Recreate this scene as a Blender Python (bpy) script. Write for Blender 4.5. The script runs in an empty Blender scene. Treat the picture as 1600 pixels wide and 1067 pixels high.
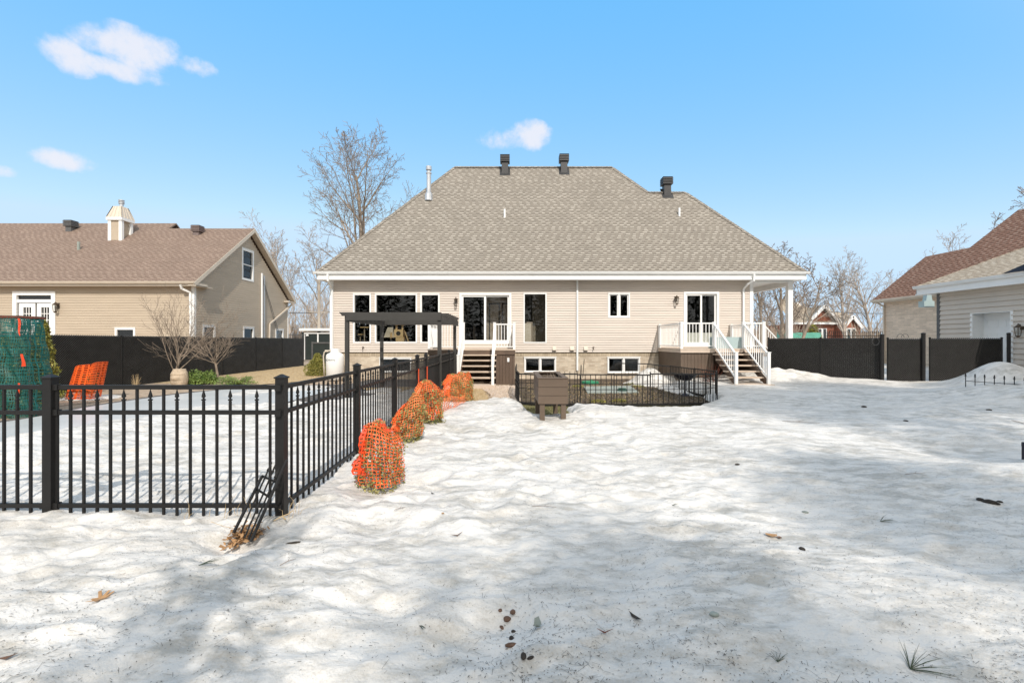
import bpy, math, random
import numpy as np
from mathutils import Vector, Matrix
R = math.radians
C = bpy.context.scene.collection
SC = bpy.context.scene
random.seed(7)

# ------------------------------------------------------------ camera, sky, sun, exposure
CAMZ, F = 1.6, 711.0
cam = bpy.data.objects.new('camera', bpy.data.cameras.new('camera')); C.objects.link(cam)
cam.location = (0, 0, CAMZ); cam.rotation_euler = (R(90), 0, 0)
cam.data.lens = 16.0; cam.data.sensor_width = 36.0; cam.data.clip_end = 3000; cam.data.clip_start = 0.05
SC.camera = cam
PINES = [(4.9,-15.4,11.5,16.0,1.9),(7.9,-13.2,11.5,16.0,2.0),(11.3,-12.6,11.5,16.5,2.2),(10.4,-4.6,11.5,17,2.6),(14.6,-4.2,11.5,17,2.7),(19.0,-4.8,11.5,17,2.7),(-.2,-3.6,3.2,6.3,.32)]
SUN_EL, SUN_AZ = 40.0, 13.0           # azimuth to the right of straight behind the camera
sdir = Vector((math.sin(R(SUN_AZ))*math.cos(R(SUN_EL)), -math.cos(R(SUN_AZ))*math.cos(R(SUN_EL)), math.sin(R(SUN_EL))))
sun = bpy.data.objects.new('sun', bpy.data.lights.new('sun', 'SUN')); C.objects.link(sun)
sun.data.energy = 2.0; sun.data.angle = R(0.53); sun.data.color = (1.0, 0.93, 0.85)
sun.rotation_euler = sdir.to_track_quat('Z', 'Y').to_euler()
W = bpy.data.worlds.new('World'); SC.world = W; W.use_nodes = True
SC.view_settings.view_transform = 'Standard'; SC.view_settings.look = 'None'
SC.view_settings.exposure = 0.94; SC.view_settings.gamma = 1.0
try: SC.view_settings.use_curve_mapping = False
except Exception: pass

def build_world():
    nt = W.node_tree; nt.nodes.clear(); N = nt.nodes.new; L = nt.links.new
    out = N('ShaderNodeOutputWorld'); bg = N('ShaderNodeBackground'); bg.inputs[1].default_value = 0.15
    sky = N('ShaderNodeTexSky'); sky.sky_type = 'NISHITA'; sky.sun_disc = False
    sky.sun_elevation = R(SUN_EL); sky.sun_rotation = math.atan2(sdir.x, sdir.y)
    sky.altitude = 30; sky.air_density = 1.0; sky.dust_density = 0.6; sky.ozone_density = 2.0
    tc = N('ShaderNodeTexCoord')
    # small fair weather clouds at fixed directions of the sky
    cl = [(160, 66, 48, 30), (205, 82, 70, 40), (105, 88, 44, 30), (250, 84, 44, 30), (180, 106, 70, 20), (300, 103, 36, 18), (105, 250, 56, 20), (-4, 265, 22, 14), (825, 212, 42, 25), (795, 218, 52, 20),
          (1160, 6, 24, 10), (1032, 124, 30, 6), (1095, 22, 24, 7)]
    nz = N('ShaderNodeTexNoise'); nz.inputs['Scale'].default_value = 15; nz.inputs['Detail'].default_value = 9; nz.inputs['Roughness'].default_value = 0.6
    L(tc.outputs['Generated'], nz.inputs['Vector'])
    acc = None
    for (px, py, wx, wy) in cl:
        d = Vector(((px-800)/F, 1, (533.5-py)/F)); ln = d.length; d.normalize()
        right = Vector((0, 0, 1)).cross(d).normalized()*-1; up = right.cross(d).normalized()
        if up.z < 0: up = -up
        def dot(v, s):
            n = N('ShaderNodeVectorMath'); n.operation = 'DOT_PRODUCT'; L(tc.outputs['Generated'], n.inputs[0]); n.inputs[1].default_value = v*s
            p = N('ShaderNodeMath'); p.operation = 'POWER'; 
            ab = N('ShaderNodeMath'); ab.operation = 'ABSOLUTE'; L(n.outputs['Value'], ab.inputs[0]); L(ab.outputs[0], p.inputs[0]); p.inputs[1].default_value = 2
            return p
        a = dot(right, F*ln/wx); b = dot(up, F*ln/wy)
        front = N('ShaderNodeVectorMath'); front.operation = 'DOT_PRODUCT'; L(tc.outputs['Generated'], front.inputs[0]); front.inputs[1].default_value = d
        s = N('ShaderNodeMath'); s.operation = 'ADD'; L(a.outputs[0], s.inputs[0]); L(b.outputs[0], s.inputs[1])
        m = N('ShaderNodeMath'); m.operation = 'SUBTRACT'; m.inputs[0].default_value = 1.15; L(s.outputs[0], m.inputs[1])
        g = N('ShaderNodeMath'); g.operation = 'GREATER_THAN'; L(front.outputs['Value'], g.inputs[0]); g.inputs[1].default_value = 0
        mm = N('ShaderNodeMath'); mm.operation = 'MULTIPLY'; L(m.outputs[0], mm.inputs[0]); L(g.outputs[0], mm.inputs[1])
        cmx = N('ShaderNodeMath'); cmx.operation = 'MAXIMUM'; L(mm.outputs[0], cmx.inputs[0]); cmx.inputs[1].default_value = 0
        wgt = N('ShaderNodeMath'); wgt.operation = 'MULTIPLY'; L(cmx.outputs[0], wgt.inputs[0]); wgt.inputs[1].default_value = 0.10 if wy <= 10 else 1.0
        if acc is None: acc = wgt
        else:
            q = N('ShaderNodeMath'); q.operation = 'MAXIMUM'; L(acc.outputs[0], q.inputs[0]); L(wgt.outputs[0], q.inputs[1]); acc = q
    # mask * noise threshold
    t = N('ShaderNodeMath'); t.operation = 'MULTIPLY_ADD'; L(nz.outputs['Fac'], t.inputs[0]); t.inputs[1].default_value = 3.2; t.inputs[2].default_value = -1.95
    ad = N('ShaderNodeMath'); ad.operation = 'ADD'; L(acc.outputs[0], ad.inputs[0]); L(t.outputs[0], ad.inputs[1])
    gt = N('ShaderNodeMath'); gt.operation = 'MULTIPLY'; L(ad.outputs[0], gt.inputs[0])
    st = N('ShaderNodeMath'); st.operation = 'MULTIPLY'; st.use_clamp = True; L(acc.outputs[0], st.inputs[0]); st.inputs[1].default_value = 5
    L(st.outputs[0], gt.inputs[1])
    mr = N('ShaderNodeMapRange'); mr.interpolation_type = 'SMOOTHSTEP'; L(gt.outputs[0], mr.inputs[0]); mr.inputs[1].default_value = 0.0; mr.inputs[2].default_value = 1.0
    mr.inputs[4].default_value = 0.9
    tint = N('ShaderNodeVectorMath'); tint.operation = 'MULTIPLY_ADD'           # air colour of this clear day
    L(sky.outputs[0], tint.inputs[0]); tint.inputs[1].default_value = (.82, .405, .10); tint.inputs[2].default_value = (-.10, 1.27, 3.2)
    cap = N('ShaderNodeVectorMath'); cap.operation = 'MINIMUM'; L(tint.outputs[0], cap.inputs[0]); cap.inputs[1].default_value = (2.10, 2.85, 3.6)
    # white fill added to the unseen sky behind the camera, to lift shadows
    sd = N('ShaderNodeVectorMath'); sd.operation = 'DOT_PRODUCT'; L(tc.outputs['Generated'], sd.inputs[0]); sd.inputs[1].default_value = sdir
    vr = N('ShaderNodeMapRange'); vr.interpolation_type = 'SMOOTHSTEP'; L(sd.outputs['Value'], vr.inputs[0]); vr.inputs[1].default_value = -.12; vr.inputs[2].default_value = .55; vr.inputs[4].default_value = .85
    sky_fill = N('ShaderNodeMix'); sky_fill.data_type = 'RGBA'; L(vr.outputs[0], sky_fill.inputs[0]); L(cap.outputs[0], sky_fill.inputs[6]); sky_fill.inputs[7].default_value = (4.4, 4.3, 4.1, 1)
    mx = N('ShaderNodeMix'); mx.data_type = 'RGBA'; L(mr.outputs[0], mx.inputs[0]); L(sky_fill.outputs[2], mx.inputs[6]); mx.inputs[7].default_value = (3.05, 3.08, 3.35, 1)
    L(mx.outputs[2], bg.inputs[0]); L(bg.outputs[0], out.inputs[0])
    return bg, sky, mx
build_world()

# ------------------------------------------------------------ helpers
def lin(r, g, b, k=1.0):
    f = lambda c: ((c/255+0.055)/1.055)**2.4 if c > 10 else c/255/12.92
    return (f(r)*k, f(g)*k, f(b)*k, 1)
def W0(px, py, z=0.0):
    Y = (CAMZ-z)*F/(py-533.5); return ((px-800)*Y/F, Y)
def WP(px, py, Y): return Vector(((px-800)*Y/F, Y, CAMZ-(py-533.5)*Y/F))
def X_(px, Y): return (px-800)*Y/F
def Z_(py, Y): return CAMZ-(py-533.5)*Y/F

class MB:
    def __init__(s): s.v = []; s.f = []
    def quad(s, *p):
        i = len(s.v); s.v += [tuple(q) for q in p]; s.f.append(tuple(range(i, i+len(p)))); return s
    def box(s, x0, x1, y0, y1, z0, z1):
        i = len(s.v)
        s.v += [(x0,y0,z0),(x1,y0,z0),(x1,y1,z0),(x0,y1,z0),(x0,y0,z1),(x1,y0,z1),(x1,y1,z1),(x0,y1,z1)]
        s.f += [(i,i+3,i+2,i+1),(i+4,i+5,i+6,i+7),(i,i+1,i+5,i+4),(i+1,i+2,i+6,i+5),(i+2,i+3,i+7,i+6),(i+3,i,i+4,i+7)]; return s
    def bar(s, a, b, w, h, up=(0,0,1)):
        a = Vector(a); b = Vector(b); d = (b-a).normalized(); u = Vector(up)
        if abs(d.dot(u)) > .99: u = Vector((0,1,0))
        sx = d.cross(u).normalized()*w/2; sz = sx.cross(d).normalized()*h/2
        i = len(s.v)
        for p in (a, b):
            for q in (-sx-sz, sx-sz, sx+sz, -sx+sz): s.v.append(tuple(p+q))
        s.f += [(i,i+3,i+2,i+1),(i+4,i+5,i+6,i+7)]+[(i+k,i+(k+1)%4,i+4+(k+1)%4,i+4+k) for k in range(4)]; return s
    def tube(s, pts, rad, n=6, cap=True):
        pts = [Vector(p) for p in pts]; m = len(pts)
        if not hasattr(rad, '__len__'): rad = [rad]*m
        i0 = len(s.v); pu = None
        for k, p in enumerate(pts):
            d = (pts[min(k+1,m-1)]-pts[max(k-1,0)])
            if d.length < 1e-9: d = Vector((0,0,1))
            d.normalize()
            if pu is None:
                pu = d.cross(Vector((0,0,1)) if abs(d.z) < .9 else Vector((1,0,0)))
            u = (pu-d*pu.dot(d))
            if u.length < 1e-6: u = d.orthogonal()
            u.normalize(); pu = u; w = d.cross(u)
            for j in range(n):
                a = 2*math.pi*j/n; s.v.append(tuple(p+(u*math.cos(a)+w*math.sin(a))*rad[k]))
        for k in range(m-1):
            for j in range(n):
                a = i0+k*n+j; b = i0+k*n+(j+1)%n; s.f.append((a, b, b+n, a+n))
        if cap: s.f.append(tuple(range(i0+n-1, i0-1, -1))); s.f.append(tuple(range(i0+(m-1)*n, i0+m*n)))
        return s
    def lathe(s, cx, cy, prof, n=16):
        i0 = len(s.v); m = len(prof)
        for (r, z) in prof:
            for j in range(n):
                a = 2*math.pi*(j+.5)/n; s.v.append((cx+r*math.cos(a), cy+r*math.sin(a), z))
        for k in range(m-1):
            for j in range(n):
                a = i0+k*n+j; b = i0+k*n+(j+1)%n; s.f.append((a, b, b+n, a+n))
        s.f.append(tuple(range(i0+n-1, i0-1, -1))); s.f.append(tuple(range(i0+(m-1)*n, i0+m*n))); return s
    def prism(s, poly, vec):
        n = len(poly); i = len(s.v); v = Vector(vec)
        s.v += [tuple(p) for p in poly]+[tuple(Vector(p)+v) for p in poly]
        s.f.append(tuple(range(i+n-1, i-1, -1))); s.f.append(tuple(range(i+n, i+2*n)))
        s.f += [(i+k, i+(k+1)%n, i+n+(k+1)%n, i+n+k) for k in range(n)]; return s
    def build(s, name, mat, parent=None, smooth=False, uv=False, bevel=0):
        me = bpy.data.meshes.new(name)
        off = Vector(parent_world(parent)) if parent else Vector((0,0,0))
        vs = np.array(s.v, dtype=np.float64)-np.array(off)
        me.from_pydata(vs.tolist() if len(vs) < 200000 else vs, [], s.f)
        if uv: box_uv(me)
        if smooth: me.polygons.foreach_set('use_smooth', [True]*len(me.polygons))
        me.materials.append(mat); me.update()
        o = bpy.data.objects.new(name, me); C.objects.link(o)
        if parent: o.parent = parent
        if bevel:
            b = o.modifiers.new('bevel', 'BEVEL'); b.width = bevel; b.segments = 2; b.limit_method = 'ANGLE'
        return o
def parent_world(o):
    p = Vector((0,0,0))
    while o: p += o.location; o = o.parent
    return p
def box_uv(me):
    uvl = me.uv_layers.new(name='UVMap')
    for p in me.polygons:
        n = p.normal
        if abs(n.z) > 0.999: u = Vector((1,0,0)); v = Vector((0,1,0))
        else:
            u = Vector((0,0,1)).cross(n).normalized(); v = n.cross(u).normalized()
        for li in p.loop_indices:
            co = me.vertices[me.loops[li].vertex_index].co
            uvl.data[li].uv = (co.dot(u), co.dot(v))
def tag(o, label, cat, group=None, kind=None):
    o['label'] = label; o['category'] = cat
    if group: o['group'] = group
    if kind: o['kind'] = kind
    return o
def thing(name, loc, label, cat, group=None, kind=None):
    o = bpy.data.objects.new(name, None); C.objects.link(o); o.location = loc; o.empty_display_size = .2
    return tag(o, label, cat, group, kind)
def struct(o, label=None, kind='structure'):
    o['kind'] = kind
    if label: o['label'] = label
    return o
def dup(root, loc, rotz=None, label=None, scale=None, group=None):
    r = root.copy(); C.objects.link(r); r.location = loc
    if rotz is not None: r.rotation_euler = (0,0,rotz)
    if scale: r.scale = scale
    if label: r['label'] = label
    if group: r['group'] = group
    for ch in list(root.children):
        c = ch.copy(); C.objects.link(c); c.parent = r
        for g in ch.children:
            d = g.copy(); C.objects.link(d); d.parent = c
    return r
def child_copy(src, parent, off):
    c = src.copy(); C.objects.link(c); c.parent = parent; c.location = off; return c

# ------------------------------------------------------------ noise
def _h(ix, iy, s):
    n = (ix.astype(np.int64)*374761393 + iy.astype(np.int64)*668265263 + s*1442695041) & 0xffffffff
    n = ((n ^ (n >> 13))*1274126177) & 0xffffffff
    return ((n ^ (n >> 16)) & 0xffffff)/float(0xffffff)
def vnoise(x, y, s=0):
    x = np.asarray(x, float); y = np.asarray(y, float)
    ix = np.floor(x); iy = np.floor(y); fx = x-ix; fy = y-iy
    fx = fx*fx*fx*(fx*(fx*6-15)+10); fy = fy*fy*fy*(fy*(fy*6-15)+10)
    a = _h(ix,iy,s); b = _h(ix+1,iy,s); c = _h(ix,iy+1,s); d = _h(ix+1,iy+1,s)
    return (a*(1-fx)+b*fx)*(1-fy)+(c*(1-fx)+d*fx)*fy
def fbm(x, y, o=4, s=0):
    t = 0; a = .5
    for i in range(o): t = t+a*(vnoise(x,y,s+i*17)-.5); x = x*2.03+3.1; y = y*2.03+1.7; a *= .5
    return t
def cups(x, y, s=0):                     # sun cups: smooth concave cells with crests between
    ix = np.floor(x); iy = np.floor(y); f1 = np.full(np.shape(x), 9.); f2 = np.full(np.shape(x), 9.)
    for dx in (-1,0,1):
        for dy in (-1,0,1):
            cx = ix+dx+_h(ix+dx,iy+dy,s)*.9; cy = iy+dy+_h(ix+dx,iy+dy,s+5)*.9
            d = np.hypot(x-cx, y-cy); f2 = np.minimum(f2, np.maximum(f1, d)); f1 = np.minimum(f1, d)
    return np.minimum(f1, 1.0)**2

# ------------------------------------------------------------ materials
MATS = {}
def mk(name):
    m = bpy.data.materials.new(name); m.use_nodes = True; nt = m.node_tree
    return m, nt, nt.nodes.new, nt.links.new, nt.nodes['Principled BSDF']
def mat(name, col, rough=.6, var=.12, scale=6, bump=.0, bscale=40, metal=0, spec=.4, stretch=None, col2=None, bdist=.01, v2=0, s2=1.0):
    """procedural colour with noise variation in object space"""
    m, nt, N, L, P = mk(name)
    tc = N('ShaderNodeTexCoord'); src = tc.outputs['Object']
    if stretch:
        mp = N('ShaderNodeMapping'); mp.inputs['Scale'].default_value = stretch; L(src, mp.inputs[0]); src = mp.outputs[0]
    nz = N('ShaderNodeTexNoise'); nz.inputs['Scale'].default_value = scale; nz.inputs['Detail'].default_value = 6; L(src, nz.inputs['Vector'])
    rp = N('ShaderNodeMapRange'); L(nz.outputs['Fac'], rp.inputs[0]); rp.inputs[1].default_value = .3; rp.inputs[2].default_value = .7
    mx = N('ShaderNodeMix'); mx.data_type = 'RGBA'; L(rp.outputs[0], mx.inputs[0])
    c2 = col2 or tuple(min(1, c*(1+var)) for c in col[:3])+(1,)
    mx.inputs[6].default_value = col if col2 else tuple(c*(1-var) for c in col[:3])+(1,); mx.inputs[7].default_value = c2
    L(mx.outputs[2], P.inputs['Base Color'])
    P.inputs['Roughness'].default_value = rough; P.inputs['Metallic'].default_value = metal; P.inputs['Specular IOR Level'].default_value = spec
    if bump:
        nb = N('ShaderNodeTexNoise'); nb.inputs['Scale'].default_value = bscale; nb.inputs['Detail'].default_value = 5; L(src, nb.inputs['Vector'])
        bp = N('ShaderNodeBump'); bp.inputs['Strength'].default_value = bump; bp.inputs['Distance'].default_value = bdist
        L(nb.outputs['Fac'], bp.inputs['Height']); L(bp.outputs[0], P.inputs['Normal'])
    MATS[name] = m; return m
def mat_brick(name, c1, c2, mortar, bw, bh, ms, rough=.85, off=.5, bump=.6, noise=.25, shadowline=False, smooth=.1, mcol=None):
    m, nt, N, L, P = mk(name)
    uv = N('ShaderNodeUVMap')
    br = N('ShaderNodeTexBrick'); L(uv.outputs[0], br.inputs['Vector'])
    br.inputs['Scale'].default_value = 1; br.inputs['Brick Width'].default_value = bw; br.inputs['Row Height'].default_value = bh
    br.inputs['Mortar Size'].default_value = ms; br.inputs['Mortar Smooth'].default_value = smooth; br.offset = off; br.inputs['Bias'].default_value = 0
    br.inputs['Color1'].default_value = c1; br.inputs['Color2'].default_value = c2; br.inputs['Mortar'].default_value = mortar
    nz = N('ShaderNodeTexNoise'); nz.inputs['Scale'].default_value = 1.3; nz.inputs['Detail'].default_value = 9; nz.inputs['Roughness'].default_value = .75; L(uv.outputs[0], nz.inputs['Vector'])
    rp = N('ShaderNodeMapRange'); L(nz.outputs['Fac'], rp.inputs[0]); rp.inputs[1].default_value = .3; rp.inputs[2].default_value = .7; rp.inputs[3].default_value = 1-noise; rp.inputs[4].default_value = 1+noise
    mu = N('ShaderNodeVectorMath'); mu.operation = 'SCALE'; L(br.outputs['Color'], mu.inputs[0]); L(rp.outputs[0], mu.inputs['Scale'])
    L(mu.outputs[0], P.inputs['Base Color']); P.inputs['Roughness'].default_value = rough; P.inputs['Specular IOR Level'].default_value = .2
    bp = N('ShaderNodeBump'); bp.inputs['Strength'].default_value = bump; bp.inputs['Distance'].default_value = .012
    iv = N('ShaderNodeMath'); iv.operation = 'SUBTRACT'; iv.inputs[0].default_value = 1; L(br.outputs['Fac'], iv.inputs[1]); L(iv.outputs[0], bp.inputs['Height'])
    L(bp.outputs[0], P.inputs['Normal']); MATS[name] = m; return m
def mat_shingle(name, dark, mid, light, bw=.33, bh=.132, bump=1.0):
    """architectural shingles: courses of thin base strip with raised tabs at irregular offsets"""
    m, nt, N, L, P = mk(name)
    uv = N('ShaderNodeUVMap'); sep = N('ShaderNodeSeparateXYZ'); L(uv.outputs[0], sep.inputs[0])
    def ma(op, a, b=None, c=None):
        n = N('ShaderNodeMath'); n.operation = op
        for i, q in enumerate((a, b, c)):
            if q is None: continue
            if isinstance(q, (int, float)): n.inputs[i].default_value = q
            else: L(q, n.inputs[i])
        return n.outputs[0]
    def wn(x, y, s=0.0):
        cb = N('ShaderNodeCombineXYZ'); L(x, cb.inputs[0]); 
        if y is not None: L(y, cb.inputs[1])
        cb.inputs[2].default_value = s; w = N('ShaderNodeTexWhiteNoise'); w.noise_dimensions = '3D'; L(cb.outputs[0], w.inputs['Vector']); return w.outputs['Value']
    vv = ma('DIVIDE', sep.outputs[1], bh); row = ma('FLOOR', vv); fr = ma('FRACT', vv)
    uu = ma('ADD', ma('DIVIDE', sep.outputs[0], bw), ma('MULTIPLY', wn(row, None), 7.0)); cell = ma('FLOOR', uu); fu = ma('FRACT', uu)
    wdt = ma('MULTIPLY_ADD', wn(cell, row, 3.0), .30, .36); tab = ma('LESS_THAN', fu, wdt)
    tab_tone = ma('MULTIPLY_ADD', wn(cell, row, 9.0), .75, .25)  # random lightness of each tab's own colour
    mx = N('ShaderNodeMix'); mx.data_type = 'RGBA'; L(ma('MULTIPLY', tab, tab_tone), mx.inputs[0]); mx.inputs[6].default_value = mid; mx.inputs[7].default_value = light
    top = ma('GREATER_THAN', fr, .72); k = ma('MULTIPLY', top, ma('MULTIPLY_ADD', tab, .75, .25))  # cast shadow of the course above, painted as a dark upper band
    m2 = N('ShaderNodeMix'); m2.data_type = 'RGBA'; L(k, m2.inputs[0]); L(mx.outputs[2], m2.inputs[6]); m2.inputs[7].default_value = tuple(c*.72 for c in dark[:3])+(1,)
    nz = N('ShaderNodeTexNoise'); nz.inputs['Scale'].default_value = .8; nz.inputs['Detail'].default_value = 10; nz.inputs['Roughness'].default_value = .8; L(uv.outputs[0], nz.inputs['Vector'])
    rp = N('ShaderNodeMapRange'); L(nz.outputs['Fac'], rp.inputs[0]); rp.inputs[1].default_value = .3; rp.inputs[2].default_value = .7; rp.inputs[3].default_value = .88; rp.inputs[4].default_value = 1.12
    mu = N('ShaderNodeVectorMath'); mu.operation = 'SCALE'; L(m2.outputs[2], mu.inputs[0]); L(rp.outputs[0], mu.inputs['Scale'])
    L(mu.outputs[0], P.inputs['Base Color']); P.inputs['Roughness'].default_value = .9; P.inputs['Specular IOR Level'].default_value = .2
    h = ma('ADD', ma('SUBTRACT', 1.0, fr), ma('MULTIPLY', tab, .6))
    bp = N('ShaderNodeBump'); bp.inputs['Strength'].default_value = bump*.5; bp.inputs['Distance'].default_value = .008; L(h, bp.inputs['Height'])
    L(bp.outputs[0], P.inputs['Normal']); MATS[name] = m; return m
def mat_glass(name, tint=(.45,.46,.44), refl=.10):
    m, nt, N, L, P = mk(name); nt.nodes.remove(P); out = nt.nodes['Material Output']
    tr = N('ShaderNodeBsdfTransparent'); tr.inputs[0].default_value = tint+(1,)
    gl = N('ShaderNodeBsdfGlossy'); gl.inputs['Roughness'].default_value = .015
    nz = N('ShaderNodeTexNoise'); nz.inputs['Scale'].default_value = 1.5; tc = N('ShaderNodeTexCoord'); L(tc.outputs['Object'], nz.inputs['Vector'])
    bp = N('ShaderNodeBump'); bp.inputs['Strength'].default_value = .04; L(nz.outputs['Fac'], bp.inputs['Height']); L(bp.outputs[0], gl.inputs['Normal'])
    fr = N('ShaderNodeLayerWeight'); fr.inputs['Blend'].default_value = .5         # Schlick curve, the same on both faces of the thin pane
    pw = N('ShaderNodeMath'); pw.operation = 'POWER'; L(fr.outputs['Facing'], pw.inputs[0]); pw.inputs[1].default_value = 4.5
    ad = N('ShaderNodeMath'); ad.operation = 'MULTIPLY_ADD'; L(pw.outputs[0], ad.inputs[0]); ad.inputs[1].default_value = .8; ad.inputs[2].default_value = refl
    mx = N('ShaderNodeMixShader'); L(ad.outputs[0], mx.inputs[0]); L(tr.outputs[0], mx.inputs[1]); L(gl.outputs[0], mx.inputs[2]); L(mx.outputs[0], out.inputs[0])
    MATS[name] = m; return m

M = {}
M['siding'] = mat('vinyl_siding', (.575,.51,.445,1), .55, .06, .7, .15, 60, stretch=(1,1,8))
M['siding_tan'] = mat('tan_siding', (.45,.375,.285,1), .6, .06, .7, .15, 60, stretch=(1,1,8))
M['siding_grey'] = mat('grey_siding', (.56,.50,.43,1), .6, .05, 1.2, .15, 60)
M['white'] = mat('white_trim', (.80,.80,.78,1), .45, .03, 3, .05, 40)
M['white_gutter'] = mat('white_gutter', (.74,.75,.74,1), .35, .04, 1.5)
M['cream'] = mat('cream_trim', (.58,.51,.42,1), .5, .05, 2)
M['roof'] = mat_shingle('grey_shingle', (.115,.10,.082,1), (.215,.192,.162,1), (.36,.33,.285,1), .33, .132)
M['roof_red'] = mat_shingle('brown_shingle', (.11,.072,.054,1), (.205,.148,.116,1), (.29,.22,.175,1), .34, .15)
M['roof_dark'] = mat_shingle('red_brown_shingle', (.08,.042,.028,1), (.24,.13,.09,1), (.38,.24,.175,1), .34, .15)
M['roof_tan'] = mat_shingle('tan_shingle', (.20,.16,.115,1), (.34,.28,.21,1), (.50,.43,.34,1), .34, .15)
M['brick'] = mat_brick('beige_brick', (.60,.52,.41,1), (.42,.34,.255,1), (.52,.46,.37,1), .26, .075, .008)
M['brick_soldier'] = mat_brick('soldier_brick', (.48,.40,.29,1), (.38,.31,.22,1), (.30,.25,.19,1), .075, .22, .006, off=0)
M['brick_pale'] = mat_brick('pale_stone_brick', (.72,.585,.46,1), (.56,.45,.35,1), (.52,.45,.37,1), .42, .11, .010, noise=.15)
M['brick_red'] = mat_brick('red_brick', (.36,.13,.075,1), (.26,.09,.055,1), (.30,.2,.16,1), .26, .075, .008)
M['black_metal'] = mat('black_aluminium', (.013,.0125,.012,1), .5, .15, 8, .05, 60, spec=.3)
M['black_slat'] = mat('black_slat', (.010,.0095,.009,1), .6, .2, 2, spec=.2)
M['black_wire'] = mat('black_vinyl_wire', (.055,.053,.050,1), .4, .2, 3)
M['green_gate'] = mat('dark_green_panel', (.022,.030,.028,1), .5, .15, 3)
M['brown_wood'] = mat('brown_deck_board', (.115,.078,.055,1), .65, .18, 3, .2, 30, stretch=(1,1,.15))
M['tread'] = mat('deck_tread', (.50,.40,.31,1), .7, .15, 5, .2, 30, stretch=(.2,1,1))
M['tan_fascia'] = mat('tan_deck_edge', (.56,.46,.37,1), .6, .06, 4)
M['brown_plank'] = mat('planter_plank', (.115,.082,.058,1), .6, .12, 3, .2, 40, stretch=(.3,1,1))
M['pergola'] = mat('pergola_grey', (.040,.038,.034,1), .55, .12, 3, .1, 30)
M['grey_vent'] = mat('dark_vent', (.035,.035,.036,1), .45, .12, 8)
M['mid_vent'] = mat('grey_vent', (.10,.10,.10,1), .45, .12, 8)
M['taupe_vent'] = mat('taupe_vent', (.17,.13,.12,1), .5, .12, 8)
M['steel'] = mat('galvanised_steel', (.55,.56,.57,1), .35, .1, 5, metal=.7)
M['bronze'] = mat('bronze_lamp', (.10,.075,.055,1), .4, .2, 10, metal=.5)
M['tank'] = mat('white_tank', (.82,.82,.80,1), .35, .02, 3)
M['ink'] = mat('dark_ink', (.03,.05,.06,1), .6, .05, 3)
M['orange'] = mat('orange_netting', (.90,.125,.022,1), .45, .18, 9)
M['orange_pale'] = mat('faded_orange_netting', (.88,.20,.055,1), .45, .2, 9)
M['orange_deep'] = mat('deep_orange_netting', (.80,.065,.012,1), .45, .18, 9)
M['teal'] = mat('green_netting', (.010,.105,.090,1), .5, .3, 8)
M['leaf_box'] = mat('boxwood_leaf', (.09,.115,.03,1), .5, .5, 14, col2=(.46,.40,.15,1))
M['leaf_spruce'] = mat('spruce_needle', (.13,.14,.030,1), .6, .4, 9, col2=(.34,.31,.075,1))
M['leaf_juniper'] = mat('juniper_needle', (.06,.12,.025,1), .6, .4, 6, col2=(.24,.32,.08,1))
M['leaf_cedar'] = mat('cedar_leaf', (.10,.13,.03,1), .6, .4, 6, col2=(.36,.30,.05,1))
M['leaf_pine'] = mat('pine_needle', (.032,.05,.022,1), .6, .3, 6)
M['bark'] = mat('grey_bark', (.27,.22,.17,1), .9, .3, 5, .5, 20, stretch=(1,1,.3))
M['twig'] = mat('brown_twig', (.25,.20,.16,1), .9, .3, 3)
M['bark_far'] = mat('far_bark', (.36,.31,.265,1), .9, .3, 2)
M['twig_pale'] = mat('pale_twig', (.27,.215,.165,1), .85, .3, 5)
M['stone'] = mat('carved_stone', (.46,.37,.27,1), .9, .2, 9, .6, 25, bdist=.02)
M['soil'] = mat('dark_soil', (.040,.030,.022,1), .95, .5, 7, 1.0, 22, col2=(.15,.11,.075,1), bdist=.05)
M['mulch'] = mat('pale_mulch', (.30,.22,.15,1), .95, .4, 6, 1.0, 26, col2=(.46,.37,.28,1), bdist=.03)
M['pebble'] = mat('pebble', (.42,.33,.26,1), .85, .35, 13, col2=(.62,.53,.45,1))
M['dry_grass'] = mat('dry_grass', (.34,.24,.12,1), .9, .4, 8, col2=(.55,.42,.25,1))
M['grass'] = mat('moss_grass', (.075,.075,.028,1), .9, .4, 9, col2=(.23,.20,.085,1))
M['needle'] = mat('needle_litter', (.05,.05,.042,1), .9, .5, 12, col2=(.16,.13,.10,1))
M['dead_leaf'] = mat('dead_leaf', (.36,.21,.10,1), .8, .35, 18)
M['clod'] = mat('brown_clod', (.13,.075,.05,1), .9, .35, 40, .8, 90)
M['clod_dark'] = mat('dark_clod', (.035,.028,.022,1), .9, .35, 40, .8, 90)
M['paver'] = mat_brick('patio_paver', (.105,.10,.10,1), (.15,.145,.14,1), (.06,.06,.06,1), .3, .2, .008, noise=.25)
M['coping'] = mat_brick('pool_coping', (.09,.08,.075,1), (.16,.145,.13,1), (.05,.05,.05,1), .35, .35, .01, noise=.3)
M['ice'] = mat('pool_ice', (.44,.46,.46,1), .35, .10, .8, .25, 3, col2=(.56,.57,.565,1))
M['pad'] = mat('concrete_pad', (.26,.29,.26,1), .8, .2, 4, .3, 40)
M['green_lid'] = mat('green_plastic', (.02,.20,.10,1), .5, .2, 5)
M['green_lid_dark'] = mat('dark_green_plastic', (.01,.065,.045,1), .5, .2, 5)
M['glass'] = mat_glass('window_glass', (.82,.83,.81), .035)
M['glass_clear'] = mat_glass('clear_glass', (.90,.91,.90), .035)
M['glass_blue'] = mat_glass('bluish_glass', (.5,.54,.56), .05)
M['room'] = mat('room_wall', (.36,.30,.24,1), .8, .1, 1)
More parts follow.
